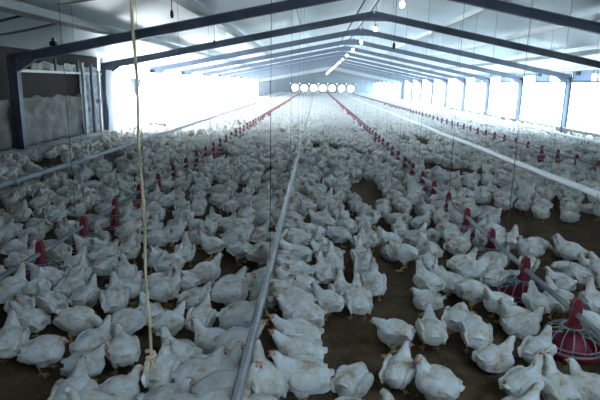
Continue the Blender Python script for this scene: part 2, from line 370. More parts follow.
# ---------------- exhaust fans ----------------
for i, x in enumerate(FANX):
    lab = '%s round exhaust fan from the left in the far end wall' % ordinal(i+1)
    t = thing('exhaust_fan', lab, 'fan', (x, YF-.02, FZ), 0, 'exhaust fans in the far end wall')
    bm = bmesh.new(); n = 40; A = []; B = []                                 # square housing with a round throat
    for k in range(n):
        a = 2*math.pi*(k+.5)/n; c, s = math.cos(a), math.sin(a); q = .84/max(abs(c), abs(s))
        A.append([bm.verts.new((FR*c, d, FR*s)) for d in (-.12, .16)]); zz = max(-.8, min(.8, q*s))
        B.append([bm.verts.new((max(-.84, min(.84, q*c)), d, zz)) for d in (-.12, .16)])
    for k in range(n):
        l = (k+1) % n
        for d, e in ((0, 0), (1, 1)): bm.faces.new((A[k][d], A[l][d], B[l][d], B[k][d]))
        bm.faces.new((A[k][0], A[l][0], A[l][1], A[k][1])); bm.faces.new((B[k][0], B[l][0], B[l][1], B[k][1]))
    obj('housing', bm, M['fan'], t)
    bm = bmesh.new(); lathe(bm, [(.0, -.05), (.07, -.05), (.09, .0), (.07, .06), (.0, .06)], 16); bmesh.ops.rotate(bm, verts=bm.verts, matrix=Matrix.Rotation(R(90), 3, 'X'))
    obj('hub', bm, M['blade'], t, True)
    bm = bmesh.new()
    for k in range(5):
        m = Matrix.Rotation(k*2*math.pi/5+i*.4, 4, 'Y') @ Matrix.Rotation(R(70), 4, 'X')
        prism_v = [bm.verts.new(m @ Vector(p)) for p in ((.06, -.05, -.004), (.56, -.11, -.004), (.56, .11, -.004), (.06, .05, -.004), (.06, -.05, .004), (.56, -.11, .004), (.56, .11, .004), (.06, .05, .004))]
        for f in ((0, 1, 2, 3), (4, 7, 6, 5), (0, 4, 5, 1), (1, 5, 6, 2), (2, 6, 7, 3), (3, 7, 4, 0)): bm.faces.new([prism_v[j] for j in f])
    # blades are lifted out of the XY plane so that the wheel stands upright
    obj('blades', bm, M['blade'], t)

# ---------------- pipes down the house ----------------
def line(name, label, cat, x, z, make, y0=YN+.2, y1=YF-1.0, group=None, phase=0., step=3.0, drop=0.0, ymin=4.5):
    t = thing(name, label, cat, (x, 0, z), 0, group); make(t, y0, y1)
    y = y0+phase; n = 0
    while y < y1 and n < 40:
        if abs((y-Y0+2.5) % BAY-2.5) < .22: y += .45
        if y > ymin:
            bm = bmesh.new(); tube(bm, [(0, y, -drop), (0, y, zroof(x)+.22-z)], .0026, 6); obj('hanger_wire', bm, M['wire'], t); n += 1
        y += step
    return t
def round_pipe(r, m):
    def f(t, y0, y1):
        bm = bmesh.new(); ys = [y0+(y1-y0)*i/60 for i in range(61)]
        tube(bm, [(.006*math.sin(y*.7), y, .008*math.sin(y*1.1)) for y in ys], r, 14); obj('pipe', bm, M[m], t, True)
        y = y0+1.4
        while y < y1: bm = bmesh.new(); lathe_y(bm, y, r); obj('coupling', bm, M[m], t, True); y += 6.0
    return f
def lathe_y(bm, y, r): tube(bm, [(0, y-.06, 0), (0, y+.06, 0)], r+.008, 14)
def rail_line(t, y0, y1):
    bm = bmesh.new(); prism(bm, [(-.023, .0), (.023, .0), (.02, .045), (.01, .056), (-.01, .056), (-.02, .045)], 'y', y0, y1); obj('profile', bm, M['profile'], t)
    bm = bmesh.new(); tube(bm, [(0, y0, -.02), (0, y1, -.02)], .016, 10); obj('water_pipe', bm, M['pvc'], t, True)
    y = 2.3
    for k in range(90):
        bm = bmesh.new(); lathe(bm, [(0, -.036), (.006, -.036), (.009, -.05), (.004, -.052), (.003, -.068), (0, -.069)], 8)
        bmesh.ops.translate(bm, vec=(0, y, 0), verts=bm.verts); obj('nipple', bm, M['red'], t); y += .25
XD = -.33
line('drinker_line', 'grey drinker rail running away down the middle of the flock', 'drinker', XD, .42, rail_line, phase=3.87-YN-.2, step=3.15, ymin=3.6, group='water lines')
line('water_pipe_line', 'thick white pipe on the right crossing above the flock to the photo edge', 'pipe', 3.87, .42, round_pipe(.046, 'pvc'), phase=.53, step=1.5, drop=.16, group='water lines')
line('water_pipe_line', 'pale pipe on the left in front of the beige tarpaulin wall', 'pipe', -4.19, .42, round_pipe(.042, 'pipe'), phase=.6, step=3.0, drop=.12, group='water lines')
line('water_pipe_line', 'thin pale pipe beside the right wall curb', 'pipe', 7.7, .42, round_pipe(.03, 'pvc'), phase=1.6, step=3.0, group='water lines')
ZF = .31
FEED = [(1.84, 3.44, 'right'), (-2.45, 4.42-.9*2, 'left'), (5.75, 8.9, 'far right')]
for (x, y, nm), ph in zip(FEED, (.78, 1.1, 2.0)):
    line('feed_line', 'grey feed pipe of the %s row of red pans' % nm, 'feed pipe', x, ZF, round_pipe(.021, 'pipe'), phase=ph, step=2.2, group='feed lines')

# red feeder pans clipped to the feed pipes
def pan_meshes():
    out = {}
    bm = bmesh.new(); lathe(bm, [(0, .006), (.15, .006), (.185, .03), (.20, .065), (.206, .066), (.206, .058), (.19, .022), (.155, .0), (0, .0)], 32); out['pan'] = (bm, 'red', True)
    bm = bmesh.new(); lathe(bm, [(.0, .16), (.05, .158), (.085, .125), (.14, .035), (.14, .02), (0, .02)], 24); out['feed_cone'] = (bm, 'red', True)
    bm = bmesh.new()
    lathe(bm, [(.036, ZF-.02), (.038, ZF-.05), (.045, .235), (.062, .205), (.057, .19), (.040, .225), (.032, ZF-.05), (.03, ZF-.02), (.036, ZF-.02)], 20); out['drop_tube'] = (bm, 'red', True)
    bm = bmesh.new(); ring(bm, .2, .072, .005); ring(bm, .2, .105, .004); ring(bm, .075, .212, .006)
    for k in range(16):
        a = 2*math.pi*k/16; c, s = math.cos(a), math.sin(a)
        tube(bm, [(c*r, s*r, z) for r, z in ((.075, .214), (.12, .205), (.165, .180), (.192, .14), (.2, .07))], .0042, 6)
    out['grill'] = (bm, 'grill', True)
    bm = bmesh.new()
    prism(bm, [(-.034, ZF-.035), (.034, ZF-.035), (.036, ZF+.02), (.024, ZF+.045), (.03, ZF+.08), (.012, ZF+.11), (-.012, ZF+.11), (-.03, ZF+.08), (-.024, ZF+.045), (-.036, ZF+.02)], 'y', -.03, .03)
    bmesh.ops.bevel(bm, geom=bm.edges[:], offset=.006, segments=1, affect='EDGES'); out['cap'] = (bm, 'red', False)
    return out
def mesh_of(name, bm, m, smooth):
    bmesh.ops.recalc_face_normals(bm, faces=bm.faces); me = bpy.data.meshes.new(name); bm.to_mesh(me); bm.free(); me.materials.append(m)
    if smooth: me.polygons.foreach_set('use_smooth', [True]*len(me.polygons))
    return me
PM = {k: mesh_of(k, b, M[m], s) for k, (b, m, s) in pan_meshes().items()}
bm = bmesh.new()                                                             # the pan as seen from far off, one small mesh
lathe(bm, [(0, 0), (.17, 0), (.206, .066), (.13, .075), (.06, .17), (.05, ZF), (.05, ZF+.05), (.02, ZF+.11), (0, ZF+.11)], 10)
FARPAN = mesh_of('feeder_pan', bm, M['red'], True)
for x, ys, nm in FEED:
    for k in range(98):
        y = ys + .9*k
        if y > 92: break
        lab = '%s red feeder pan from the near end of the %s feed pipe' % (ordinal(k+1 if nm != 'left' else k-1), nm) if (nm != 'left' or k > 1) else None
        if nm == 'right' and k == 0: lab = 'red feeder pan with grey wire cage nearest the camera at right'
        if lab is None: continue
        grp = 'red feeder pans on the %s feed pipe' % nm
        if y < 24:
            t = thing('feeder_pan', lab, 'feeder', (x, y, 0), 0, grp)
            for pn in ('pan', 'feed_cone', 'drop_tube', 'grill', 'cap'): link(pn, PM[pn], t)
        else:
            o = link('feeder_pan', FARPAN); o.location = (x, y, 0); tag(o, lab, 'feeder', grp)

# ---------------- rope, plugs, boxes ----------------
t = thing('hanging_rope', 'beige rope hanging from the roof on the left, knotted near its end', 'rope', (-.93, 2.72, 0))
bm = bmesh.new(); n = 60; tube(bm, [(-.012*i/n+.012+.004*math.sin(i*.5), .003*math.cos(i*.4), .27+(3.55-.27)*i/n) for i in range(n+1)], .0085, 8); obj('cord', bm, M['rope'], t, True)
bm = bmesh.new()
tube(bm, [(.024*math.cos(a)*(1 if i % 2 else .8)+.012, .02*math.sin(a), .255+.006*i) for i, a in enumerate([k*.9 for k in range(12)])], .012, 8); obj('knot', bm, M['rope'], t, True)
bm = bmesh.new()
tube(bm, [(.0, 0, .26), (-.018, 0, .2), (-.016, .01, .12), (.0, .01, .06), (.024, 0, .05), (.036, 0, .12), (.03, 0, .2), (.014, 0, .265)], .011, 8); obj('loop', bm, M['rope'], t, True)
def plug(x, y, z, lab):
    t = thing('hanging_plug', lab, 'plug', (x, y, z), 0, 'plugs dangling from the roof')
    bm = bmesh.new(); tube(bm, [(0, 0, .05), (.01, 0, zroof(x)+.2-z)], .005, 6); obj('cable', bm, M['wire'], t)
    bm = bmesh.new(); lathe(bm, [(0, -.06), (.022, -.055), (.03, -.01), (.024, .04), (.01, .065), (0, .066)], 12); obj('body', bm, M['black'], t, True)
plug(1.4, 10.0, 2.53, 'black plug dangling on a cable right of the ridge')
plug(-2.05, 7.0, 2.93, 'black plug dangling near the rope at the top left')
plug(-2.3, 8.6, 2.86, 'small black plug dangling just right of the rope at the top')
plug(-2.55, 13.4, 2.78, 'small black plug dangling behind the nearest frame on the left')
t = thing('junction_box', 'small dark box sitting on top of the nearest left rafter', 'box', (-5.75, Y0, zroof(-5.75)+.003))
bm = bmesh.new(); box(bm, (-.07, -.05, 0), (.07, .05, .10)); bmesh.ops.bevel(bm, geom=bm.edges[:], offset=.01, segments=2, affect='EDGES'); obj('case', bm, M['black'], t)
bm = bmesh.new(); box(bm, (-.03, -.03, .1), (.03, .03, .17)); obj('gland', bm, M['wire'], t)

# ---------------- chickens ----------------
def V(*a): return Vector(a)
POSES = {
 'N': dict(bz=.185, pitch=14, neck=[(.085, 0, .235, .062), (.118, 0, .28, .044), (.138, 0, .315, .031)], head=(.15, 0, .335), hd=(1, 0, -.1)),
 'H': dict(bz=.19, pitch=22, neck=[(.075, 0, .25, .06), (.10, 0, .30, .042), (.112, 0, .355, .029)], head=(.12, 0, .385), hd=(1, 0, 0)),
 'L': dict(bz=.10, pitch=8, lying=1, neck=[(.085, 0, .15, .06), (.115, 0, .195, .042), (.13, 0, .235, .03)], head=(.142, 0, .258), hd=(1, 0, -.05)),
 'K': dict(bz=.10, pitch=4, lying=1, neck=[(.08, 0, .13, .065), (.115, 0, .15, .05)], head=(.14, .01, .15), hd=(1, .1, -.5)),
 'F': dict(bz=.10, pitch=6, lying=2, neck=[(.085, 0, .14, .06), (.115, 0, .175, .043)], head=(.138, 0, .20), hd=(1, 0, -.1)),
 'S': dict(bz=.215, pitch=10, neck=[(.09, 0, .255, .06), (.13, 0, .29, .042), (.155, 0, .315, .03)], head=(.168, 0, .33), hd=(1, 0, -.15)),
 'P': dict(bz=.19, pitch=-4, neck=[(.10, 0, .195, .06), (.15, 0, .185, .043), (.19, 0, .15, .03)], head=(.205, 0, .125), hd=(.6, 0, -.8)),
 'T': dict(bz=.175, pitch=8, neck=[(.085, 0, .22, .066), (.115, 0, .24, .05)], head=(.14, 0, .25), hd=(1, 0, -.35)),
 'D': dict(bz=.185, pitch=14, neck=[(.09, 0, .23, .06), (.13, 0, .265, .043), (.155, 0, .295, .03)], head=(.168, 0, .315), hd=(.75, 0, .55)),
 'D2': dict(bz=.18, pitch=12, neck=[(.085, 0, .235, .06), (.11, .03, .28, .043), (.095, .065, .30, .03)], head=(.075, .08, .305), hd=(-.6, .6, -.4)),
 'W': dict(bz=.205, pitch=6, wing=1, neck=[(.09, 0, .24, .06), (.13, 0, .265, .044), (.155, 0, .275, .031)], head=(.17, 0, .28), hd=(1, 0, -.3)),
 'R': dict(bz=.18, pitch=18, neck=[(.08, 0, .235, .062), (.105, 0, .285, .043), (.115, -.005, .325, .03)], head=(.12, -.012, .35), hd=(.25, -1, -.05)),
 'R2': dict(bz=.18, pitch=16, neck=[(.085, 0, .235, .062), (.11, 0, .28, .044), (.12, .005, .315, .031)], head=(.125, .015, .335), hd=(.3, 1, -.1)),
}
def taper(bm, a, b, r0, r1, n=10): tube(bm, [a, tuple((Vector(a)+Vector(b))/2), b], [r0, (r0+r1)/2, r1], n)
def make_chicken(key):
    p = POSES[key]; bz, rot = p['bz'], Matrix.Rotation(-R(p['pitch']), 3, 'Y'); ly = p.get('lying', 0)
    bm = bmesh.new(); C0 = V(0, 0, bz)
    def at(x, y, z): return C0 + rot @ V(x, y, z)
    ellipsoid(bm, at(0, 0, 0), (.128, .11, .102), rot); ellipsoid(bm, at(.058, 0, -.012), (.088, .1, .096), rot)
    ellipsoid(bm, at(-.075, 0, .008), (.08, .09, .08), rot)
    if ly: ellipsoid(bm, V(0, 0, .058), (.13, .108, .056))
    for a, dz in ((-22, .0), (-11, .012), (0, .016), (11, .012), (22, .0)):   # tail feathers
        q = rot @ Matrix.Rotation(R(a), 3, 'Z') @ Matrix.Rotation(R(28), 3, 'Y')
        ellipsoid(bm, at(-.125, -.002*a*.35, .045+dz*.5), (.05, .017, .010), q, 12, 8)
    for s in (-1, 1):                                                        # wings and their flight feathers
        lift = p.get('wing', 0) and s == 1
        wr = rot @ Matrix.Rotation(R(7*s), 3, 'Z') @ Matrix.Rotation(R(6), 3, 'Y')
        if lift: wr = wr @ Matrix.Rotation(R(-38*s), 3, 'X')
        off = V(0, .03*s, .03) if lift else V(0, 0, 0)
        ellipsoid(bm, at(-.005, .098*s, .018)+off, (.1, .021, .06), wr); ellipsoid(bm, at(.052, .094*s, .02)+off, (.045, .024, .045), wr)
        for k in range(4):
            fr = wr @ Matrix.Rotation(R(4+7*k), 3, 'Y') @ Matrix.Rotation(R(-8*s), 3, 'Z')
            ellipsoid(bm, at(-.075-.01*k, (.098-.008*k)*s, .035-.022*k)+off, (.068, .009, .015), fr, 12, 8)
    legs = []
    if ly == 0:
        for s in (-1, 1):
            st = .03*s if key in ('S', 'W', 'P') else .012*s
            hip = at(-.01, .058*s, -.055); hock = V(-.022+st*.6, .056*s, .085); foot = V(.006+st, .058*s, .013)
            ellipsoid(bm, at(0, .056*s, -.055), (.05, .037, .055), rot); taper(bm, hip, hock, .034, .015)
            taper(bm, hock, foot, .0105, .0085); legs += [(hock, foot)]
            for a, L in ((0, .058), (32, .05), (-32, .05), (180, .028)):
                e = foot+V(math.cos(R(a))*L, math.sin(R(a))*L, -.006); taper(bm, foot, e, .0085, .0062, 8); legs.append((foot, e))
    elif ly == 2:
        a, b2 = V(-.03, .10, .03), V(.045, .15, .018); taper(bm, V(-.04, .06, .05), a, .03, .016); taper(bm, a, b2, .0105, .009); legs.append((a, b2))
        for g in (20, 55, 90): e = b2+V(math.cos(R(g))*.055, math.sin(R(g))*.055, -.008); taper(bm, b2, e, .0085, .0065, 8); legs.append((b2, e))
    nk = p['neck']; st = [tuple(at(.045, 0, .02))]
    tube(bm, st+[q[:3] for q in nk]+[p['head']], [.075]+[q[3] for q in nk]+[.025], 14)
    hd = Vector(p['hd']).normalized(); hp = Vector(p['head'])
    hq = hd.to_track_quat('X', 'Z').to_matrix()
    ellipsoid(bm, hp+hd*.004, (.03, .0235, .0255), hq); ellipsoid(bm, hp+hd*.02+hq @ V(0, 0, -.004), (.018, .014, .015), hq)
    me = bpy.data.meshes.new('tmp'); bm.to_mesh(me); bm.free(); o = bpy.data.objects.new('tmp', me); COL.objects.link(o)
    md = o.modifiers.new('r', 'REMESH'); md.mode = 'VOXEL'; md.voxel_size = .0056
    sm = o.modifiers.new('s', 'SMOOTH'); sm.factor = .5; sm.iterations = 2
    tx = bpy.data.textures.new('ruffle', 'CLOUDS'); tx.noise_scale = .035; tx.noise_depth = 2
    dp = o.modifiers.new('d', 'DISPLACE'); dp.texture = tx; dp.strength = .012; dp.mid_level = .5; dp.texture_coords = 'LOCAL'
    def bake(ratio=None, n=None):
        if ratio: dm = o.modifiers.new('dec', 'DECIMATE'); dm.ratio = ratio
        dg = bpy.context.evaluated_depsgraph_get(); r = bpy.data.meshes.new_from_object(o.evaluated_get(dg))
        if ratio: o.modifiers.remove(dm)
        r.materials.clear()
        for m in ('feather', 'leg', 'face'): r.materials.append(M[m])
        z = min(v.co.z for v in r.vertices)
        r.transform(Matrix.Translation((0, 0, -z)))
        for f in r.polygons:
            c = f.center + Vector((0, 0, z)); idx = 0
            for a, b2 in legs:
                ab = b2-a; t = max(0, min(1, (c-a).dot(ab)/ab.length_squared))
                if (c-a-ab*t).length < .0155: idx = 1; break
            d = c-hp
            if not ratio and d.length < .042 and d.dot(hd) > .014: idx = 2
            f.material_index = idx; f.use_smooth = True
        return r, z
    full, z = bake(); nf = len(full.polygons)
    lods = [bake(min(1, k/(nf*2)))[0] for k in (900, 260, 90)]
    # small head parts
    q4 = Matrix.Translation(hp - Vector((0, 0, z))) @ hq.to_4x4()
    parts = {}
    bm = bmesh.new(); tube(bm, [(.026, 0, -.001), (.04, 0, -.002), (.052, 0, -.009)], [.011, .008, .0015], 10); bmesh.ops.transform(bm, matrix=q4, verts=bm.verts); parts['beak'] = mesh_of('beak', bm, M['beak'], True)
    bm = bmesh.new(); prism(bm, [(-.01, .018), (.032, .006), (.031, .018), (.025, .017), (.021, .025), (.015, .022), (.009, .029), (.003, .025), (-.004, .028), (-.008, .023)], 'y', -.003, .003)
    bmesh.ops.transform(bm, matrix=q4, verts=bm.verts); parts['comb'] = mesh_of('comb', bm, M['comb'], False)
    bm = bmesh.new()
    for s in (-1, 1): ellipsoid(bm, (.027, .008*s, -.022), (.007, .004, .012), None, 10, 8)
    bmesh.ops.transform(bm, matrix=q4, verts=bm.verts); parts['wattles'] = mesh_of('wattles', bm, M['comb'], True)
    for s in (-1, 1):
        bm = bmesh.new(); ellipsoid(bm, (.014, .0215*s, .006), (.0045, .003, .0045), None, 10, 8); bmesh.ops.transform(bm, matrix=q4, verts=bm.verts); parts['eye%d' % s] = mesh_of('eye', bm, M['eye'], True)
    bpy.data.objects.remove(o)
    return full, parts, lods
PROTO = {k: make_chicken(k) for k in POSES}

BIRDS = [
(-0.47,2.56,0.20,'D','drinking chicken facing right, first left of middle drinker rail, nearer than first right pan'),
(-0.79,2.56,0.00,'L','lying chicken facing right, fifth left of middle drinker rail, nearer than first right pan'),
(-1.34,2.62,1.57,'L',"white chicken cut off by the photo's bottom edge, nearest one left of the rope"),
(-1.10,2.67,0.52,'L','lying chicken facing right, eighth left of middle drinker rail, nearer than first right pan'),
(-0.26,2.70,2.06,'H','white chicken stretching a long neck to the middle drinker rail at the bottom edge'),
(-0.65,2.74,0.35,'N','white chicken facing right, fourth left of middle drinker rail, nearer than first right pan'),
(-0.03,2.74,3.18,'D','white chicken facing the middle drinker rail, lowest of the row, tail toward bare litter'),
(0.74,2.75,2.62,'R2','white chicken with bright red face turned left at the bottom edge'),
(1.25,2.79,0.35,'H','white chicken craning its neck up and facing right at the bottom edge'),
(-0.88,2.79,1.57,'N','white chicken directly behind the knotted tail of the hanging rope'),
(1.48,2.83,1.75,'L','white chicken in front of nearest feeder pan, facing away'),
(0.26,2.84,1.05,'K','white chicken lying alone at the bottom edge on bare litter, right of the drinker row'),
(1.68,2.84,2.44,'L','white chicken at bottom right corner below the nearest pan, facing left'),
(-1.37,2.85,0.00,'N','white chicken facing right, eleventh left of middle drinker rail, nearer than first right pan'),
(0.54,2.89,1.05,'R','white chicken with head turned right and orange beak, right of the bare litter'),
(-0.57,2.92,0.35,'L','lying chicken facing right, third left of middle drinker rail, nearer than first right pan'),
(-1.18,2.97,2.09,'S',"white chicken standing just left of the rope's knot with pale yellow legs showing"),
(-1.70,2.99,0.17,'T','white chicken standing on dark bare litter at bottom left corner, head tucked, facing right'),
(-0.06,3.01,3.14,'D','drinking chicken facing left, second right of middle drinker rail, nearer than first right pan'),
(-1.96,3.07,1.92,'N','white chicken facing away, first right of left feed pipe, nearer than first right pan'),
(-0.86,3.09,2.62,'L','lying chicken facing left, sixth left of middle drinker rail, nearer than first right pan'),
(-1.42,3.09,1.05,'N','white chicken facing away, third right of left feed pipe, nearer than first right pan'),
(-0.48,3.10,0.26,'D','drinking chicken facing right, second left of middle drinker rail, nearer than first right pan'),
(1.22,3.18,0.35,'L','white chicken lying on dark litter facing right, pinkish tail toward the red faced chicken'),
(1.50,3.20,0.70,'N','white chicken pushing its head against the left side of the nearest feeder pan'),
(-0.08,3.25,3.28,'D','drinking chicken facing left, first right of middle drinker rail, level with first right pan'),
(-0.67,3.27,2.88,'L','cream white chicken lying between rope and middle drinker rail, head raised, facing left'),
(0.58,3.34,2.79,'W','white chicken standing on bare litter with one wing lifted, yellow leg showing, facing left'),
(-1.31,3.38,3.49,'P','pecking chicken facing left, fifth left of middle drinker rail, level with first right pan'),
(1.15,3.38,1.40,'T','hunched chicken facing away, first left of right feed pipe, level with first right pan'),
(-1.66,3.39,0.00,'P','white chicken stretching its lowered head right, two birds left of the hanging rope'),
(-2.01,3.40,2.97,'N','white chicken facing left, second right of left feed pipe, level with first right pan'),
(0.85,3.42,1.57,'N','white chicken facing away, third left of right feed pipe, level with first right pan'),
(-1.02,3.43,0.70,'N','white chicken angled away, fourth left of middle drinker rail, level with first right pan'),
(-0.80,3.51,1.40,'N','white chicken facing away, third left of middle drinker rail, level with first right pan'),
(-0.52,3.51,0.17,'D','drinking chicken facing right, first left of middle drinker rail, level with first right pan'),
(-0.06,3.55,3.19,'D','white chicken at the drinker rail whose pointed tail reaches over bare brown litter'),
(-2.20,3.62,5.09,'N','white chicken facing forward, first right of left feed pipe, level with first right pan'),
(1.09,3.64,1.05,'T','hunched chicken facing away, second left of right feed pipe, level with first right pan'),
(2.04,3.64,2.09,'N','white chicken facing away, first right of right feed pipe, level with first right pan'),
(1.58,3.67,0.00,'L','white chicken lying with a bright white wing, facing right toward the nearest feeder pan'),
(-1.25,3.71,2.30,'L','lying chicken angled away, fifth left of middle drinker rail, between first and second right pans'),
(-2.02,3.73,2.62,'N','white chicken facing left, third right of left feed pipe, between first and second right pans'),
(-1.54,3.78,1.92,'H','neck-up chicken facing away, sixth right of left feed pipe, between first and second right pans'),
(-0.12,3.80,3.14,'D','drinking chicken facing left, first right of middle drinker rail, between first and second right pans'),
(1.60,3.82,3.14,'L','lying chicken facing left, second left of right feed pipe, between first and second right pans'),
(-0.93,3.85,0.00,'N','white chicken facing right, third left of middle drinker rail, between first and second right pans'),
(-1.80,3.86,1.40,'N','white chicken facing away, fifth right of left feed pipe, between first and second right pans'),
(0.37,3.88,1.66,'H','white chicken standing upright seen from behind, yellow leg planted on the bare brown litter'),
(0.14,3.89,2.88,'N','white chicken standing left beside the upright one at the top of bare litter'),
(-2.43,3.89,1.05,'H','white chicken with raised neck at the left edge, just below first left feeder pan'),
(-2.24,3.93,1.75,'N','white chicken facing away, second right of left feed pipe, between first and second right pans'),
(-0.34,3.95,6.25,'D','drinking chicken facing right, first left of middle drinker rail, between first and second right pans'),
(-0.66,3.96,0.00,'D','drinking chicken facing right, second left of middle drinker rail, between first and second right pans'),
(1.50,3.97,3.49,'N','white chicken facing left, fourth left of right feed pipe, between first and second right pans'),
(1.81,3.99,1.57,'N','white chicken facing away, first left of right feed pipe, between first and second right pans'),
(-1.22,4.00,0.00,'N','white chicken facing right, fourth left of middle drinker rail, between first and second right pans'),
(-1.54,4.00,0.00,'N','white chicken facing right, seventh right of left feed pipe, between first and second right pans'),
(2.00,4.02,1.92,'N','white chicken facing away, first right of right feed pipe, between first and second right pans'),
(-2.00,4.02,1.05,'N','white chicken facing away, fourth right of left feed pipe, between first and second right pans'),
(2.29,4.03,1.57,'H','neck-up chicken facing away, second right of right feed pipe, between first and second right pans'),
(0.97,4.12,2.97,'F','white chicken lying on dark litter with a yellow foot stretched out, facing left'),
(-0.12,4.12,3.14,'D','drinking chicken facing left, second right of middle drinker rail, level with second right pan'),
(1.33,4.13,0.35,'P','large white chicken stretching its head right, two birds before the second right feeder pan'),
(-2.72,4.14,4.80,'P','pecking chicken facing forward, first left of left feed pipe, level with second right pan'),
(-1.32,4.15,0.00,'N','white chicken facing right, first left of middle drinker rail, level with second right pan'),
(-0.69,4.15,0.52,'N','white chicken facing right, first left of middle drinker rail, nearer than first right pan'),
(-2.28,4.16,3.01,'S','standing chicken facing left, first right of left feed pipe, nearer than first right pan'),
(0.26,4.21,1.69,'L','lying chicken facing away, fourth right of middle drinker rail, level with second right pan'),
(-0.40,4.25,6.05,'D','drinking chicken facing right, first left of middle drinker rail, level with first left pan'),
(-1.10,4.25,2.79,'N','white chicken facing left, third left of middle drinker rail, level with first left pan'),
(0.53,4.26,1.57,'H','white chicken with tall stretched neck seen from behind, right of the upright standing pair'),
(-2.06,4.29,1.57,'N','white chicken facing away, first right of left feed pipe, level with first left pan'),
(1.01,4.33,2.09,'N','white chicken facing away, fifth left of right feed pipe, level with second right pan'),
(2.60,4.34,1.62,'S','standing chicken facing away, second right of right feed pipe, level with second right pan'),
(-1.66,4.36,2.09,'N','white chicken facing away, third right of left feed pipe, level with first left pan'),
(1.21,4.38,2.79,'N','white chicken facing left, fourth left of right feed pipe, level with second right pan'),
(-0.95,4.42,0.70,'N','white chicken angled away, second left of middle drinker rail, level with first left pan'),
(-2.94,4.43,2.42,'K','lying chicken angled away, second left of left feed pipe, level with first left pan'),
(-0.14,4.45,3.18,'D','drinking chicken facing left, first right of middle drinker rail, level with second right pan'),
(2.21,4.46,2.97,'N','white chicken facing left, first right of right feed pipe, level with second right pan'),
(0.10,4.51,1.92,'H','neck-up chicken facing away, third right of middle drinker rail, level with second right pan'),
(1.29,4.51,2.79,'L','lying chicken facing left, third left of right feed pipe, level with second right pan'),
(1.65,4.53,0.92,'N','white chicken angled away, first left of right feed pipe, level with second right pan'),
(-1.91,4.55,1.08,'T','hunched chicken facing away, second right of left feed pipe, level with first left pan'),
(0.49,4.57,1.37,'N','white chicken facing away, sixth right of middle drinker rail, between second and third right pans'),
(-2.76,4.59,2.58,'T','hunched chicken facing left, first left of left feed pipe, level with first left pan'),
(-1.32,4.60,1.05,'N','white chicken facing away, fourth left of middle drinker rail, level with first left pan'),
(1.49,4.64,0.17,'N','white chicken facing right, second left of right feed pipe, between second and third right pans'),
(2.46,4.64,1.64,'T','hunched chicken facing away, third right of right feed pipe, between second and third right pans'),
(1.96,4.68,5.30,'K','lying chicken facing forward, first right of right feed pipe, between second and third right pans'),
(-2.26,4.71,1.43,'L','lying chicken facing away, first right of left feed pipe, between first and second left pans'),
(-0.29,4.71,3.12,'D','drinking chicken facing left, first right of middle drinker rail, between second and third right pans'),
(0.19,4.73,1.75,'H','neck-up chicken facing away, fourth right of middle drinker rail, between second and third right pans'),
(2.76,4.75,2.43,'N','white chicken angled away, fifth right of right feed pipe, between second and third right pans'),
(-2.04,4.79,0.52,'N','white chicken facing right, third right of left feed pipe, between first and second left pans'),
(-1.53,4.81,4.70,'N','white chicken facing forward, fifth right of left feed pipe, between first and second left pans'),
(1.45,4.84,0.35,'N','white chicken facing right, third left of right feed pipe, between second and third right pans'),
(1.12,4.87,1.40,'H','neck-up chicken facing away, fourth left of right feed pipe, between second and third right pans'),
(-2.83,4.87,1.53,'L','lying chicken facing away, second left of left feed pipe, between first and second left pans'),
(-2.53,4.92,5.91,'T','hunched chicken facing right, first left of left feed pipe, between first and second left pans'),
(1.79,4.96,0.17,'N','white chicken facing right, first left of right feed pipe, between second and third right pans'),
(2.49,4.96,3.11,'K','lying chicken facing left, fourth right of right feed pipe, between second and third right pans'),
(2.13,4.96,0.99,'T','hunched chicken facing away, second right of right feed pipe, between second and third right pans'),
(-0.51,4.97,0.17,'D','drinking chicken facing right, first left of middle drinker rail, between first and second left pans'),
(-0.15,4.98,3.14,'D','drinking chicken facing left, second right of middle drinker rail, between second and third right pans'),
(-1.28,4.98,1.75,'H','neck-up chicken facing away, second left of middle drinker rail, between first and second left pans'),
(-2.11,4.99,2.83,'D2','neck-up chicken facing left, second right of left feed pipe, between first and second left pans'),
(0.49,5.00,1.75,'H','white chicken with raised neck seen from behind, standing in the dark gap behind upright pair'),
(0.16,5.00,3.23,'D','drinking chicken facing left, third right of middle drinker rail, between second and third right pans'),
(-1.86,5.02,1.65,'N','white chicken facing away, fourth right of left feed pipe, between first and second left pans'),
(-3.05,5.03,0.35,'N','white chicken facing right, third left of left feed pipe, between first and second left pans'),
(2.79,5.05,3.14,'L','white chicken lying at the right edge on dark litter, head raised, facing left'),
(0.93,5.07,2.97,'S','white chicken standing sideways facing left on dark litter with orange legs showing'),
(-2.31,5.10,3.74,'N','white chicken facing left, first right of left feed pipe, level with second left pan'),
(-0.75,5.12,0.17,'P','pecking chicken facing right, second left of middle drinker rail, level with second left pan'),
(-2.75,5.20,5.74,'K','lying chicken facing right, first left of left feed pipe, level with second left pan'),
(1.20,5.23,2.08,'N','white chicken facing away, second left of right feed pipe, level with third right pan'),
(-1.06,5.26,2.97,'N','white chicken facing left, fourth left of middle drinker rail, level with second left pan'),
(-1.67,5.32,6.18,'S','standing chicken facing right, third right of left feed pipe, level with second left pan'),
(2.71,5.33,2.51,'N','white chicken angled away, second right of right feed pipe, level with third right pan'),
(0.84,5.33,1.80,'K','lying chicken facing away, fourth left of right feed pipe, level with third right pan'),
(0.53,5.34,1.57,'S','standing chicken facing away, second right of middle drinker rail, level with third right pan'),
(-0.45,5.37,0.22,'D','drinking chicken facing right, first left of middle drinker rail, level with second left pan'),
(2.30,5.37,3.32,'N','white chicken facing left, first right of right feed pipe, level with third right pan'),
(-3.37,5.39,1.40,'N','white chicken facing away, first right of left pale pipe, level with second left pan'),
(-1.97,5.39,5.59,'N','white chicken angled forward, second right of left feed pipe, level with second left pan'),
(0.08,5.39,1.75,'N','white chicken facing away, first right of middle drinker rail, level with third right pan'),
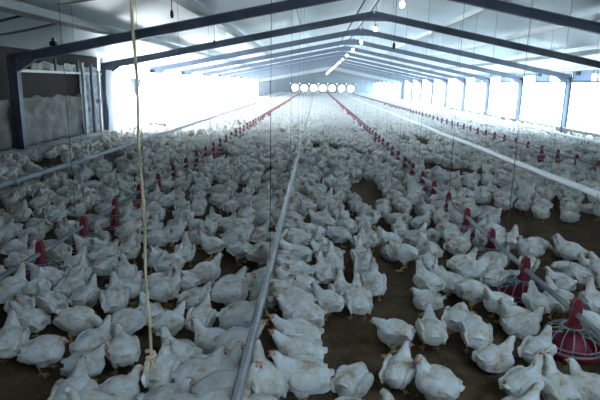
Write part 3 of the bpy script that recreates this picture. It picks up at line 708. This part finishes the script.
(1.56,5.41,0.52,'N','white chicken facing right, first left of right feed pipe, level with third right pan'),
(-0.83,5.43,6.28,'D','drinking chicken facing right, third left of middle drinker rail, level with second left pan'),
(-3.09,5.45,0.17,'N','white chicken facing right, second left of left feed pipe, level with second left pan'),
(-0.17,5.48,3.14,'D','drinking chicken facing left, first right of middle drinker rail, between third and fourth right pans'),
(-1.31,5.53,5.99,'N','white chicken facing right, fifth left of middle drinker rail, level with second left pan'),
(1.95,5.54,0.48,'S','standing chicken facing right, second right of right feed pipe, between third and fourth right pans'),
(-2.78,5.59,4.62,'N','white chicken facing forward, second left of left feed pipe, between second and third left pans'),
(-3.62,5.59,0.32,'H','neck-up chicken facing right, first right of left pale pipe, between second and third left pans'),
(0.86,5.59,2.97,'N','white chicken facing left, third left of right feed pipe, between third and fourth right pans'),
(-1.58,5.59,0.72,'H','neck-up chicken angled away, sixth right of left feed pipe, between second and third left pans'),
(2.47,5.60,0.18,'P','pecking chicken facing right, fourth right of right feed pipe, between third and fourth right pans'),
(2.79,5.62,2.97,'L','white chicken lying on dark bare litter beyond the right feed pipe, head up, facing left'),
(0.63,5.62,1.75,'N','white chicken facing away, fourth right of middle drinker rail, between third and fourth right pans'),
(-2.41,5.64,2.25,'L','lying chicken angled away, first right of left feed pipe, between second and third left pans'),
(-2.09,5.66,0.00,'N','white chicken facing right, third right of left feed pipe, between second and third left pans'),
(-0.63,5.67,0.35,'N','white chicken facing right, first left of middle drinker rail, between second and third left pans'),
(2.22,5.68,0.97,'N','white chicken facing away, third right of right feed pipe, between third and fourth right pans'),
(1.15,5.68,0.52,'N','white chicken facing right, second left of right feed pipe, between third and fourth right pans'),
(1.58,5.73,1.21,'P','pecking chicken facing away, first left of right feed pipe, between third and fourth right pans'),
(0.29,5.75,5.76,'P','pecking chicken facing right, third right of middle drinker rail, between third and fourth right pans'),
(-0.01,5.77,3.20,'D','drinking chicken facing left, second right of middle drinker rail, between third and fourth right pans'),
(-1.21,5.79,1.74,'S','standing chicken facing away, third left of middle drinker rail, between second and third left pans'),
(-3.19,5.79,2.77,'T','hunched chicken facing left, fourth left of left feed pipe, between second and third left pans'),
(1.94,5.80,1.92,'L','lying chicken facing away, first right of right feed pipe, between third and fourth right pans'),
(-1.87,5.84,1.57,'N','white chicken facing away, fourth right of left feed pipe, between second and third left pans'),
(-0.87,5.86,0.30,'D','drinking chicken facing right, second left of middle drinker rail, between second and third left pans'),
(-3.57,5.86,0.58,'K','lying chicken facing right, second right of left pale pipe, between second and third left pans'),
(-2.56,5.90,3.86,'S','standing chicken angled forward, first left of left feed pipe, between second and third left pans'),
(-0.30,5.92,3.00,'D','drinking chicken facing left, first right of middle drinker rail, level with fourth right pan'),
(-1.62,5.94,1.40,'N','white chicken facing away, fifth right of left feed pipe, between second and third left pans'),
(-2.21,5.97,2.07,'H','neck-up chicken facing away, second right of left feed pipe, between second and third left pans'),
(-2.92,5.98,4.76,'L','lying chicken facing forward, third left of left feed pipe, between second and third left pans'),
(0.67,6.00,5.02,'L','lying chicken facing forward, sixth right of middle drinker rail, level with fourth right pan'),
(-1.38,6.02,3.21,'N','white chicken facing left, third left of middle drinker rail, level with third left pan'),
(-3.83,6.02,4.93,'T','hunched chicken facing forward, second right of left pale pipe, level with third left pan'),
(1.41,6.03,1.46,'K','lying chicken facing away, third left of right feed pipe, level with fourth right pan'),
(1.60,6.04,1.84,'D2','neck-up chicken facing away, second left of right feed pipe, level with fourth right pan'),
(2.15,6.04,2.16,'H','neck-up chicken facing away, first right of right feed pipe, level with fourth right pan'),
(-3.36,6.05,2.67,'K','lying chicken facing left, fourth right of left pale pipe, level with third left pan'),
(1.04,6.07,1.57,'N','white chicken facing away, fourth left of right feed pipe, level with fourth right pan'),
(0.40,6.10,2.21,'H','neck-up chicken angled away, fourth right of middle drinker rail, level with fourth right pan'),
(-1.07,6.10,0.35,'N','white chicken facing right, second left of middle drinker rail, level with third left pan'),
(0.12,6.17,2.84,'D','drinking chicken facing left, third right of middle drinker rail, level with fourth right pan'),
(-2.03,6.20,4.03,'K','lying chicken angled forward, second right of left feed pipe, level with third left pan'),
(-0.60,6.25,6.16,'D','drinking chicken facing right, first left of middle drinker rail, level with third left pan'),
(-1.60,6.26,1.48,'S','standing chicken facing away, third right of left feed pipe, level with third left pan'),
(-3.68,6.27,1.66,'N','white chicken facing away, third right of left pale pipe, level with third left pan'),
(-3.23,6.30,1.44,'N','white chicken facing away, second left of left feed pipe, level with third left pan'),
(-3.96,6.31,5.42,'L','lying chicken angled forward, first right of left pale pipe, level with third left pan'),
(0.63,6.31,1.66,'H','neck-up chicken facing away, fifth right of middle drinker rail, level with fourth right pan'),
(-0.27,6.32,3.13,'D','drinking chicken facing left, second right of middle drinker rail, level with fourth right pan'),
(-2.84,6.34,4.42,'K','lying chicken facing forward, first left of left feed pipe, level with third left pan'),
(-2.18,6.34,1.48,'H','neck-up chicken facing away, first right of left feed pipe, level with third left pan'),
(1.63,6.34,1.05,'L','lying chicken facing away, first left of right feed pipe, level with fourth right pan'),
(1.36,6.42,0.61,'N','white chicken angled away, second left of right feed pipe, between fourth and fifth right pans'),
(1.95,6.48,1.16,'K','lying chicken facing away, second right of right feed pipe, between fourth and fifth right pans'),
(1.06,6.49,5.34,'T','hunched chicken angled forward, fourth left of right feed pipe, between fourth and fifth right pans'),
(0.11,6.50,1.05,'N','white chicken facing away, first right of middle drinker rail, between fourth and fifth right pans'),
(-1.28,6.50,1.99,'L','lying chicken facing away, fifth left of middle drinker rail, between third and fourth left pans'),
(-2.02,6.50,1.99,'T','hunched chicken facing away, third right of left feed pipe, between third and fourth left pans'),
(-3.41,6.52,1.21,'P','pecking chicken facing away, third right of left pale pipe, between third and fourth left pans'),
(-1.73,6.53,5.12,'T','hunched chicken facing forward, fourth right of left feed pipe, between third and fourth left pans'),
(-0.87,6.55,1.22,'H','neck-up chicken facing away, fourth left of middle drinker rail, between third and fourth left pans'),
(0.36,6.57,1.75,'H','neck-up chicken facing away, second right of middle drinker rail, between fourth and fifth right pans'),
(-2.42,6.57,1.66,'N','white chicken facing away, first right of left feed pipe, between third and fourth left pans'),
(2.22,6.57,0.92,'L','lying chicken angled away, third right of right feed pipe, between fourth and fifth right pans'),
(-0.57,6.58,0.10,'D','drinking chicken facing right, second left of middle drinker rail, between third and fourth left pans'),
(-3.13,6.63,1.00,'T','hunched chicken facing away, second left of left feed pipe, between third and fourth left pans'),
(1.65,6.64,1.40,'N','white chicken facing away, first left of right feed pipe, between fourth and fifth right pans'),
(0.76,6.66,4.71,'T','hunched chicken facing forward, fifth left of right feed pipe, between fourth and fifth right pans'),
(-3.98,6.68,5.72,'N','white chicken facing right, first right of left pale pipe, between third and fourth left pans'),
(-3.63,6.71,1.27,'L','lying chicken facing away, second right of left pale pipe, between third and fourth left pans'),
(1.89,6.75,2.78,'H','neck-up chicken facing left, first right of right feed pipe, between fourth and fifth right pans'),
(-1.56,6.77,1.97,'N','white chicken facing away, fifth right of left feed pipe, between third and fourth left pans'),
(-0.37,6.79,6.19,'D','drinking chicken facing right, first left of middle drinker rail, between third and fourth left pans'),
(-2.82,6.80,0.84,'N','white chicken angled away, first left of left feed pipe, between third and fourth left pans'),
(1.22,6.80,1.16,'L','lying chicken facing away, third left of right feed pipe, between fourth and fifth right pans'),
(-0.68,6.85,0.12,'D','drinking chicken facing right, third left of middle drinker rail, between third and fourth left pans'),
(-2.17,6.85,1.82,'T','hunched chicken facing away, second right of left feed pipe, between third and fourth left pans'),
(2.37,6.86,0.23,'L','lying chicken facing right, second right of right feed pipe, level with fifth right pan'),
(-3.14,6.91,5.58,'H','neck-up chicken angled forward, second left of left feed pipe, level with fourth left pan'),
(-2.63,6.92,2.23,'T','hunched chicken angled away, first left of left feed pipe, level with fourth left pan'),
(-1.14,6.94,1.34,'S','standing chicken facing away, fourth left of middle drinker rail, level with fourth left pan'),
(0.95,6.95,1.40,'N','white chicken facing away, third left of right feed pipe, level with fifth right pan'),
(-0.12,6.96,3.43,'D','drinking chicken facing left, second right of middle drinker rail, level with fifth right pan'),
(1.55,6.96,2.36,'H','neck-up chicken angled away, first left of right feed pipe, level with fifth right pan'),
(-4.22,6.97,5.45,'S','standing chicken angled forward, first left of left pale pipe, level with fourth left pan'),
(-1.82,6.97,1.75,'T','hunched chicken facing away, second right of left feed pipe, level with fourth left pan'),
(0.68,6.98,1.39,'P','pecking chicken facing away, fifth right of middle drinker rail, level with fifth right pan'),
(0.30,6.98,0.95,'H','neck-up chicken angled away, fourth right of middle drinker rail, level with fifth right pan'),
(-3.83,6.99,1.05,'N','white chicken facing away, second right of left pale pipe, level with fourth left pan'),
(-3.54,7.03,1.86,'P','pecking chicken facing away, third right of left pale pipe, level with fourth left pan'),
(2.17,7.09,1.92,'T','hunched chicken facing away, first right of right feed pipe, level with fifth right pan'),
(3.13,7.11,1.57,'H','neck-up chicken facing away, second left of right white pipe, level with fifth right pan'),
(-0.44,7.13,6.20,'D','drinking chicken facing right, first left of middle drinker rail, level with fourth left pan'),
(1.27,7.14,1.37,'P','pecking chicken facing away, second left of right feed pipe, level with fifth right pan'),
(-1.61,7.17,1.97,'N','white chicken facing away, third right of left feed pipe, level with fourth left pan'),
(3.57,7.19,2.79,'L','lying chicken facing left, first left of right white pipe, level with fifth right pan'),
(-1.05,7.22,2.20,'N','white chicken angled away, third left of middle drinker rail, level with fourth left pan'),
(-1.34,7.24,0.73,'S','standing chicken angled away, fifth left of middle drinker rail, level with fourth left pan'),
(-3.20,7.24,2.83,'H','neck-up chicken facing left, third left of left feed pipe, level with fourth left pan'),
(-0.16,7.25,3.13,'D','drinking chicken facing left, first right of middle drinker rail, level with fifth right pan'),
(0.16,7.26,3.15,'D','drinking chicken facing left, third right of middle drinker rail, level with fifth right pan'),
(0.60,7.27,1.66,'H','neck-up chicken facing away, fifth right of middle drinker rail, between fifth and sixth right pans'),
(-2.12,7.28,0.79,'N','white chicken angled away, first right of left feed pipe, level with fourth left pan'),
(-3.87,7.30,4.48,'N','white chicken facing forward, first right of left pale pipe, level with fourth left pan'),
(1.78,7.32,0.58,'N','white chicken facing right, first left of right feed pipe, between fifth and sixth right pans'),
(4.08,7.32,3.39,'N','white chicken facing left, first right of right white pipe, between fifth and sixth right pans'),
(-0.77,7.32,0.28,'D','drinking chicken facing right, second left of middle drinker rail, level with fourth left pan'),
(-2.77,7.36,2.12,'L','lying chicken facing away, second left of left feed pipe, between fourth and fifth left pans'),
(1.57,7.37,3.73,'K','lying chicken facing left, second left of right feed pipe, between fifth and sixth right pans'),
(-3.50,7.37,1.27,'H','neck-up chicken facing away, fourth right of left pale pipe, between fourth and fifth left pans'),
(2.50,7.37,3.01,'K','lying chicken facing left, fourth right of right feed pipe, between fifth and sixth right pans'),
(0.99,7.38,4.67,'T','hunched chicken facing forward, fourth left of right feed pipe, between fifth and sixth right pans'),
(-4.36,7.38,1.03,'S','standing chicken facing away, first left of left pale pipe, between fourth and fifth left pans'),
(-2.30,7.41,1.78,'H','neck-up chicken facing away, first right of left feed pipe, between fourth and fifth left pans'),
(2.02,7.43,4.90,'T','hunched chicken facing forward, second right of right feed pipe, between fifth and sixth right pans'),
(1.27,7.44,2.36,'N','white chicken angled away, third left of right feed pipe, between fifth and sixth right pans'),
(3.75,7.44,0.65,'N','white chicken angled away, first left of right white pipe, between fifth and sixth right pans'),
(-3.05,7.49,1.56,'N','white chicken facing away, fourth left of left feed pipe, between fourth and fifth left pans'),
(-1.73,7.50,4.56,'N','white chicken facing forward, fourth right of left feed pipe, between fourth and fifth left pans'),
(-1.41,7.51,2.63,'T','hunched chicken facing left, fifth right of left feed pipe, between fourth and fifth left pans'),
(-4.05,7.52,1.39,'T','hunched chicken facing away, second right of left pale pipe, between fourth and fifth left pans'),
(-1.00,7.53,2.91,'T','hunched chicken facing left, second left of middle drinker rail, between fourth and fifth left pans'),
(-0.27,7.54,3.52,'D','drinking chicken facing left, first right of middle drinker rail, between fifth and sixth right pans'),
(0.19,7.54,1.05,'N','white chicken facing away, third right of middle drinker rail, between fifth and sixth right pans'),
(-2.52,7.57,5.48,'K','lying chicken angled forward, first left of left feed pipe, between fourth and fifth left pans'),
(0.58,7.57,2.16,'S','standing chicken facing away, fourth right of middle drinker rail, between fifth and sixth right pans'),
(-2.04,7.58,5.58,'N','white chicken angled forward, second right of left feed pipe, between fourth and fifth left pans'),
(3.09,7.59,0.67,'N','white chicken angled away, third left of right white pipe, between fifth and sixth right pans'),
(2.25,7.59,6.07,'T','hunched chicken facing right, third right of right feed pipe, between fifth and sixth right pans'),
(-0.00,7.59,1.57,'N','white chicken facing away, second right of middle drinker rail, between fifth and sixth right pans'),
(2.79,7.62,2.24,'T','hunched chicken angled away, fifth right of right feed pipe, between fifth and sixth right pans'),
(3.38,7.64,2.02,'N','white chicken facing away, second left of right white pipe, between fifth and sixth right pans'),
(-3.37,7.66,4.38,'N','white chicken facing forward, fifth right of left pale pipe, between fourth and fifth left pans'),
(-0.52,7.66,5.78,'D','drinking chicken facing right, first left of middle drinker rail, between fourth and fifth left pans'),
(1.84,7.67,0.16,'N','white chicken facing right, first right of right feed pipe, between fifth and sixth right pans'),
(-4.39,7.67,2.22,'N','white chicken angled away, second left of left pale pipe, between fourth and fifth left pans'),
(-2.82,7.68,2.46,'T','hunched chicken angled away, third left of left feed pipe, between fourth and fifth left pans'),
(-4.66,7.68,6.00,'L','lying chicken facing right, third left of left pale pipe, between fourth and fifth left pans'),
(4.12,7.71,0.35,'L','lying chicken facing right, second right of right white pipe, between fifth and sixth right pans'),
(1.20,7.72,1.32,'D2','neck-up chicken facing away, fourth left of right feed pipe, level with sixth right pan'),
(-3.80,7.74,0.00,'N','white chicken facing right, third right of left pale pipe, between fourth and fifth left pans'),
(4.45,7.75,0.49,'P','pecking chicken facing right, second right of right white pipe, level with sixth right pan'),
(-3.11,7.77,6.22,'H','neck-up chicken facing right, fifth left of left feed pipe, between fourth and fifth left pans'),
(0.40,7.78,1.57,'N','white chicken facing away, second right of middle drinker rail, level with sixth right pan'),
(1.51,7.78,0.61,'T','hunched chicken facing right, second left of right feed pipe, level with sixth right pan'),
(3.83,7.79,2.08,'D2','neck-up chicken facing away, first left of right white pipe, level with sixth right pan'),
(-1.76,7.79,1.32,'T','hunched chicken facing away, third right of left feed pipe, between fourth and fifth left pans'),
(-4.13,7.79,2.64,'K','lying chicken facing left, first right of left pale pipe, between fourth and fifth left pans'),
(-1.32,7.80,1.57,'N','white chicken facing away, fourth left of middle drinker rail, level with fifth left pan'),
(2.13,7.82,0.50,'N','white chicken facing right, first right of right feed pipe, level with sixth right pan'),
(-2.68,7.83,1.72,'P','pecking chicken facing away, first left of left feed pipe, level with fifth left pan'),
(-2.15,7.85,1.23,'L','lying chicken facing away, first right of left feed pipe, level with fifth left pan'),
(-4.88,7.86,0.78,'N','white chicken angled away, second left of left pale pipe, level with fifth left pan'),
(2.43,7.87,0.66,'S','standing chicken angled away, second right of right feed pipe, level with sixth right pan'),
(2.95,7.90,0.79,'N','white chicken angled away, third left of right white pipe, level with sixth right pan'),
(-0.39,7.92,6.19,'D','drinking chicken facing right, first left of middle drinker rail, level with fifth left pan'),
(-0.75,7.94,1.40,'N','white chicken facing away, second left of middle drinker rail, level with fifth left pan'),
(3.36,7.95,1.37,'P','pecking chicken facing away, second left of right white pipe, level with sixth right pan'),
(0.02,7.97,3.38,'D','drinking chicken facing left, first right of middle drinker rail, level with sixth right pan'),
(-3.29,7.97,0.88,'K','lying chicken angled away, third left of left feed pipe, level with fifth left pan'),
(-4.34,7.99,0.38,'N','white chicken facing right, first left of left pale pipe, level with fifth left pan'),
(-3.71,8.03,1.70,'H','neck-up chicken facing away, first right of left pale pipe, level with fifth left pan'),
(1.28,8.03,2.71,'D2','neck-up chicken facing left, third left of right feed pipe, level with sixth right pan'),
(4.03,8.05,2.72,'S','standing chicken facing left, first right of right white pipe, level with sixth right pan'),
(-1.50,8.06,3.26,'P','pecking chicken facing left, third right of left feed pipe, level with fifth left pan'),
(-1.04,8.06,1.57,'N','white chicken facing away, third left of middle drinker rail, level with fifth left pan'),
(-5.17,8.07,1.22,'N','white chicken facing away, third left of left pale pipe, level with fifth left pan'),
(-2.85,8.08,5.09,'L','lying chicken facing forward, second left of left feed pipe, level with fifth left pan'),
(1.57,8.08,0.44,'S','standing chicken facing right, first left of right feed pipe, level with sixth right pan'),
(-1.85,8.13,1.10,'N','white chicken facing away, second right of left feed pipe, level with fifth left pan'),
]
OTHERS = [(2.19,8.13,1.55,'D2'),(-4.56,8.15,1.16,'N'),(0.45,8.15,2.09,'N'),(-3.10,8.18,2.58,'H'),(3.67,8.18,4.30,'H'),(-3.98,8.21,4.55,'N'),(-4.87,8.21,1.84,'N'),(2.71,8.22,1.25,'K'),(-0.20,8.23,3.13,'D'),(3.33,8.24,3.76,'N'),(-4.25,8.27,1.90,'H'),(-3.39,8.28,1.20,'K'),(-2.48,8.29,0.27,'N'),(2.43,8.29,4.46,'L'),(4.48,8.30,4.04,'T'),(-0.84,8.32,0.10,'D'),(-1.38,8.32,5.87,'H'),(1.73,8.34,1.15,'K'),(-2.72,8.34,0.51,'S'),(-5.19,8.37,2.10,'P'),(4.03,8.37,1.57,'N'),(-0.44,8.38,0.04,'D'),(-2.17,8.39,0.35,'H'),(1.25,8.40,2.57,'K'),(3.03,8.41,2.08,'L'),(0.08,8.42,3.16,'D'),(2.02,8.44,1.80,'S'),(-1.85,8.44,3.11,'N'),(-3.09,8.48,0.71,'K'),(-3.68,8.48,3.54,'K'),(3.77,8.48,2.19,'H'),(3.46,8.49,3.08,'N'),(-4.74,8.49,1.01,'N'),(-2.45,8.50,3.95,'N'),(2.77,8.51,2.59,'L'),(-1.01,8.54,2.23,'H'),(0.46,8.54,2.53,'P'),(4.33,8.56,0.74,'L'),(1.65,8.56,1.35,'H'),(2.50,8.56,2.33,'L'),(-4.02,8.56,1.20,'K'),(-4.35,8.56,5.34,'N'),(-0.69,8.59,6.03,'D'),(-0.17,8.59,3.16,'D'),(4.69,8.60,5.96,'T'),(-3.34,8.63,1.22,'L'),(-5.21,8.68,1.40,'S'),(3.13,8.68,5.63,'L'),(1.20,8.68,5.12,'H'),(3.94,8.71,1.48,'N'),(-2.23,8.71,0.24,'N'),(-1.42,8.76,2.06,'L'),(-2.72,8.76,1.36,'H'),(-2.97,8.77,4.34,'L'),(2.26,8.77,2.34,'L'),(2.85,8.78,3.66,'K'),(3.59,8.78,5.91,'N'),(-1.91,8.79,2.19,'N'),(0.25,8.79,1.35,'S'),(-0.48,8.79,6.13,'D'),(1.45,8.80,1.41,'L'),(-1.03,8.82,2.01,'S'),(-5.53,8.84,1.51,'S'),(-4.42,8.84,2.29,'N'),(4.49,8.86,2.95,'T'),(-4.96,8.86,0.54,'N'),(4.79,8.90,0.67,'P'),(-0.13,8.90,3.40,'D'),(3.34,8.92,0.24,'L'),(-3.62,8.92,0.39,'N'),(0.51,8.95,0.97,'S'),(-4.08,8.96,1.58,'N'),(-0.74,8.99,6.27,'D'),(-1.60,9.02,2.04,'D2'),(1.33,9.05,3.88,'H'),(-0.36,9.06,6.27,'D'),(1.70,9.06,0.54,'N'),(3.08,9.06,1.46,'L'),(-1.21,9.07,1.20,'H'),(2.46,9.07,0.89,'H'),(-4.64,9.08,3.38,'P'),(4.23,9.09,1.12,'L'),(2.11,9.09,5.68,'L'),(-1.89,9.11,4.76,'N'),(2.74,9.11,1.58,'N'),(-5.60,9.15,1.94,'N'),(5.16,9.16,5.08,'N'),(0.28,9.16,1.43,'T'),(-3.35,9.16,4.81,'L'),(-0.03,9.17,3.17,'D'),(-2.97,9.17,2.80,'N'),(-5.32,9.17,3.43,'L'),(-5.02,9.18,4.72,'P'),(3.97,9.18,3.51,'N'),(3.66,9.19,2.97,'N'),(-2.16,9.20,4.26,'N'),(4.80,9.21,2.67,'D2'),(4.50,9.22,0.57,'N'),(-4.15,9.24,1.22,'P'),(1.75,9.25,3.57,'N'),(-1.46,9.26,5.54,'N'),(-2.45,9.26,1.93,'N'),(-0.81,9.28,6.06,'D'),(1.20,9.30,2.47,'D2'),(-5.88,9.31,1.22,'L'),(-4.77,9.33,1.68,'D2'),(-0.51,9.33,6.26,'D'),(3.44,9.36,6.25,'H'),(2.32,9.36,2.74,'S'),(-1.07,9.36,1.67,'T'),(3.14,9.38,3.51,'N'),(4.21,9.39,1.70,'H'),(0.45,9.39,1.22,'L'),(-3.16,9.40,2.43,'N'),(1.98,9.40,5.74,'K'),(-3.60,9.41,4.74,'K'),(-5.61,9.42,3.84,'T'),(-1.83,9.43,1.73,'N'),(-3.92,9.44,4.27,'T'),(-2.76,9.46,1.85,'L'),(-0.09,9.47,3.34,'D'),(-2.38,9.48,5.18,'S'),(3.92,9.48,1.84,'L'),(-1.31,9.49,3.55,'L'),(-4.27,9.49,1.97,'L'),(1.44,9.49,1.77,'K'),(4.62,9.50,1.12,'N'),(2.77,9.55,0.75,'D2'),(-4.93,9.56,3.14,'L'),(-5.26,9.57,4.07,'H'),(-0.76,9.58,0.06,'D'),(-4.61,9.58,1.14,'T'),(5.12,9.59,1.86,'L'),(-2.63,9.62,2.66,'D2'),(2.22,9.64,4.27,'N'),(3.45,9.66,4.08,'N'),(-1.64,9.68,1.78,'N'),(-2.05,9.70,1.98,'H'),(-4.04,9.70,4.57,'P'),(-5.67,9.71,0.39,'L'),(-1.06,9.72,1.09,'L'),(-0.34,9.72,0.20,'D'),(4.19,9.73,2.97,'N'),(0.44,9.73,2.00,'N'),(2.53,9.74,5.92,'S'),(0.04,9.74,2.48,'D'),(5.46,9.75,2.31,'H'),(0.80,9.76,1.67,'T'),(2.97,9.76,4.72,'K'),(-3.01,9.77,5.53,'K'),(4.68,9.77,0.70,'T'),(-3.55,9.77,2.26,'H'),(1.31,9.78,1.06,'N'),(-6.07,9.78,6.20,'H'),(1.58,9.79,1.56,'P'),(1.13,2.53,0.61,'L'),(4.98,8.60,1.82,'H'),(4.92,7.83,0.96,'P'),(5.31,8.89,2.45,'L'),(-4.54,6.95,3.21,'S'),(4.93,8.31,1.86,'T'),(3.27,5.33,1.78,'L'),(5.56,9.13,1.09,'P'),(-5.41,7.91,2.03,'D2'),(-4.24,6.26,1.39,'L'),(-4.91,7.27,1.70,'H'),(-3.89,5.45,0.91,'S'),(-3.55,5.12,1.83,'N'),(3.86,6.17,3.36,'D2'),(-0.24,2.39,3.27,'D'),(-4.78,6.75,0.78,'N'),(-6.19,9.43,2.04,'N'),(5.86,9.77,1.59,'S'),(4.33,7.47,1.70,'D2'),(-3.39,4.74,0.40,'L'),(-4.40,6.56,2.10,'T'),(0.22,2.37,3.73,'D2'),(-2.22,3.00,0.36,'N'),(3.56,5.55,2.25,'K'),(5.88,9.43,4.93,'P'),(2.00,2.95,0.70,'D2'),(2.13,3.22,0.84,'L'),(3.66,5.85,5.55,'H'),(-3.05,4.17,2.06,'K'),(-5.23,7.52,3.66,'T'),(5.24,8.41,0.21,'P'),(-4.11,5.92,1.60,'N'),(-5.55,8.26,3.43,'L'),(-2.71,3.59,1.08,'T'),(4.01,6.69,1.26,'K'),(5.54,9.43,1.83,'N'),(-5.89,8.63,0.34,'N'),(1.41,2.35,4.60,'L'),(4.70,8.09,0.64,'K'),(2.44,3.64,1.38,'K'),(-0.66,2.35,0.04,'D'),(-6.19,9.13,2.32,'N'),(-1.14,2.39,4.13,'H'),(-5.90,8.97,1.24,'S'),(-3.22,4.47,2.09,'N'),(-5.82,8.35,2.12,'N'),(0.52,2.48,2.69,'L'),(4.29,7.15,5.75,'S'),(2.65,4.02,1.04,'T'),(3.06,4.75,2.21,'D2'),(-6.14,8.79,0.76,'K'),(-2.37,3.23,0.53,'T'),(-2.69,3.84,5.69,'T'),(3.12,5.09,3.21,'H'),(0.89,2.36,5.29,'N'),(1.58,2.33,4.39,'N'),(-4.92,7.58,3.21,'D2'),(-1.76,2.30,2.42,'L'),(4.75,7.58,5.28,'L'),(-1.42,2.33,0.14,'L'),(4.30,6.82,2.29,'H'),(-5.54,8.53,1.99,'T'),(-3.86,5.75,5.33,'L'),(4.56,7.30,1.77,'N'),(4.05,6.40,1.41,'L')]


rng = random.Random(5)
for i, (x, y, rz, key, lab) in enumerate(BIRDS):
    full, parts, lods = PROTO[key]
    t = thing('chicken', lab, 'chicken', (x, y, 0), rz, 'white chickens in the near flock')
    s = rng.uniform(.96, 1.04) if key == 'D' else rng.uniform(.80, .93); t.scale = (s, s*rng.uniform(.97, 1.05), s)
    link('body', full, t)
    for pn, pm in parts.items():
        if i > 170 and pn.startswith('eye'): continue
        link(pn.split('-')[0].rstrip('1'), pm, t)

# the rest of the flock, beyond counting
def flock():
    r = np.random.default_rng(4); rr = random.Random(8); items = [(x, y, a, k) for x, y, a, k in OTHERS]
    lim = 9.75; step = .27; y = lim
    keys = ['N', 'H', 'L', 'K', 'S', 'P', 'T', 'D2']; w = np.array([5, 1.6, 3, 2, 1.5, 1, 2.5, .8]); w = w/w.sum()
    row = 0
    while y < 92:
        xs = np.arange(XL+.55, XX-.75, .33)
        xs = xs + (.155 if row % 2 else 0) + r.uniform(-.09, .09, len(xs)); ys = y + r.uniform(-.085, .085, len(xs))
        gap = np.sin(xs*1.7+ys*.9)+np.sin(xs*.8-ys*1.3+1)+np.sin(xs*2.9+ys*2.1+2)
        for a, b, g in zip(xs, ys, gap):
            if g > (1.25 if b < 24 else 2.0): continue
            if any(abs(a-fx) < .26 and abs((b-fy+.45) % .9-.45) < .22 for fx, fy, _ in FEED): continue
            if abs(a-XD) < .05: a += .12
            th = rr.uniform(0, 6.283) if rr.random() < .6 else rr.gauss(1.6, .7)
            items.append((a, b, th, keys[r.choice(8, p=w)]))
        y += .30; row += 1
    cache = {}
    def arrays(key, l):
        if (key, l) not in cache:
            me = PROTO[key][2][l]; co = np.empty(len(me.vertices)*3, np.float32); me.vertices.foreach_get('co', co)
            nl = len(me.loops); li = np.empty(nl, np.int32); me.loops.foreach_get('vertex_index', li)
            ls = np.empty(len(me.polygons), np.int32); me.polygons.foreach_get('loop_start', ls)
            mi = np.empty(len(me.polygons), np.int32); me.polygons.foreach_get('material_index', mi)
            cache[key, l] = (co.reshape(-1, 3), li, ls, mi)
        return cache[key, l]
    CO, LI, LS, MI = [], [], [], []; nv = nl = 0
    for x, y, a, k in items:
        l = 0 if y < 17 else 1 if y < 36 else 2
        co, li, ls, mi = arrays(k, l); c, s = math.cos(a), math.sin(a); z = rr.uniform(.84, .96)
        CO.append(np.stack([co[:, 0]*c-co[:, 1]*s, co[:, 0]*s+co[:, 1]*c, co[:, 2]], 1)*z+np.array([x, y, 0], np.float32))
        LI.append(li+nv); LS.append(ls+nl); MI.append(mi); nv += len(co); nl += len(li)
    CO, LI, LS, MI = map(np.concatenate, (CO, LI, LS, MI))
    me = bpy.data.meshes.new('chicken_flock'); me.vertices.add(nv); me.loops.add(nl); me.polygons.add(len(LS))
    me.vertices.foreach_set('co', CO.astype(np.float32).ravel()); me.loops.foreach_set('vertex_index', LI.astype(np.int32))
    me.polygons.foreach_set('loop_start', LS.astype(np.int32)); me.polygons.foreach_set('material_index', MI.astype(np.int32))
    me.polygons.foreach_set('use_smooth', np.ones(len(LS), bool))
    for m in ('feather', 'leg', 'face'): me.materials.append(M[m])
    me.update(calc_edges=True); me.validate()
    print('FLOCK', len(items), 'birds', len(LS), 'faces')
    tag(link('chicken_flock', me), 'dense white flock of chickens covering the floor to the far end', 'chicken', kind='stuff')
flock()
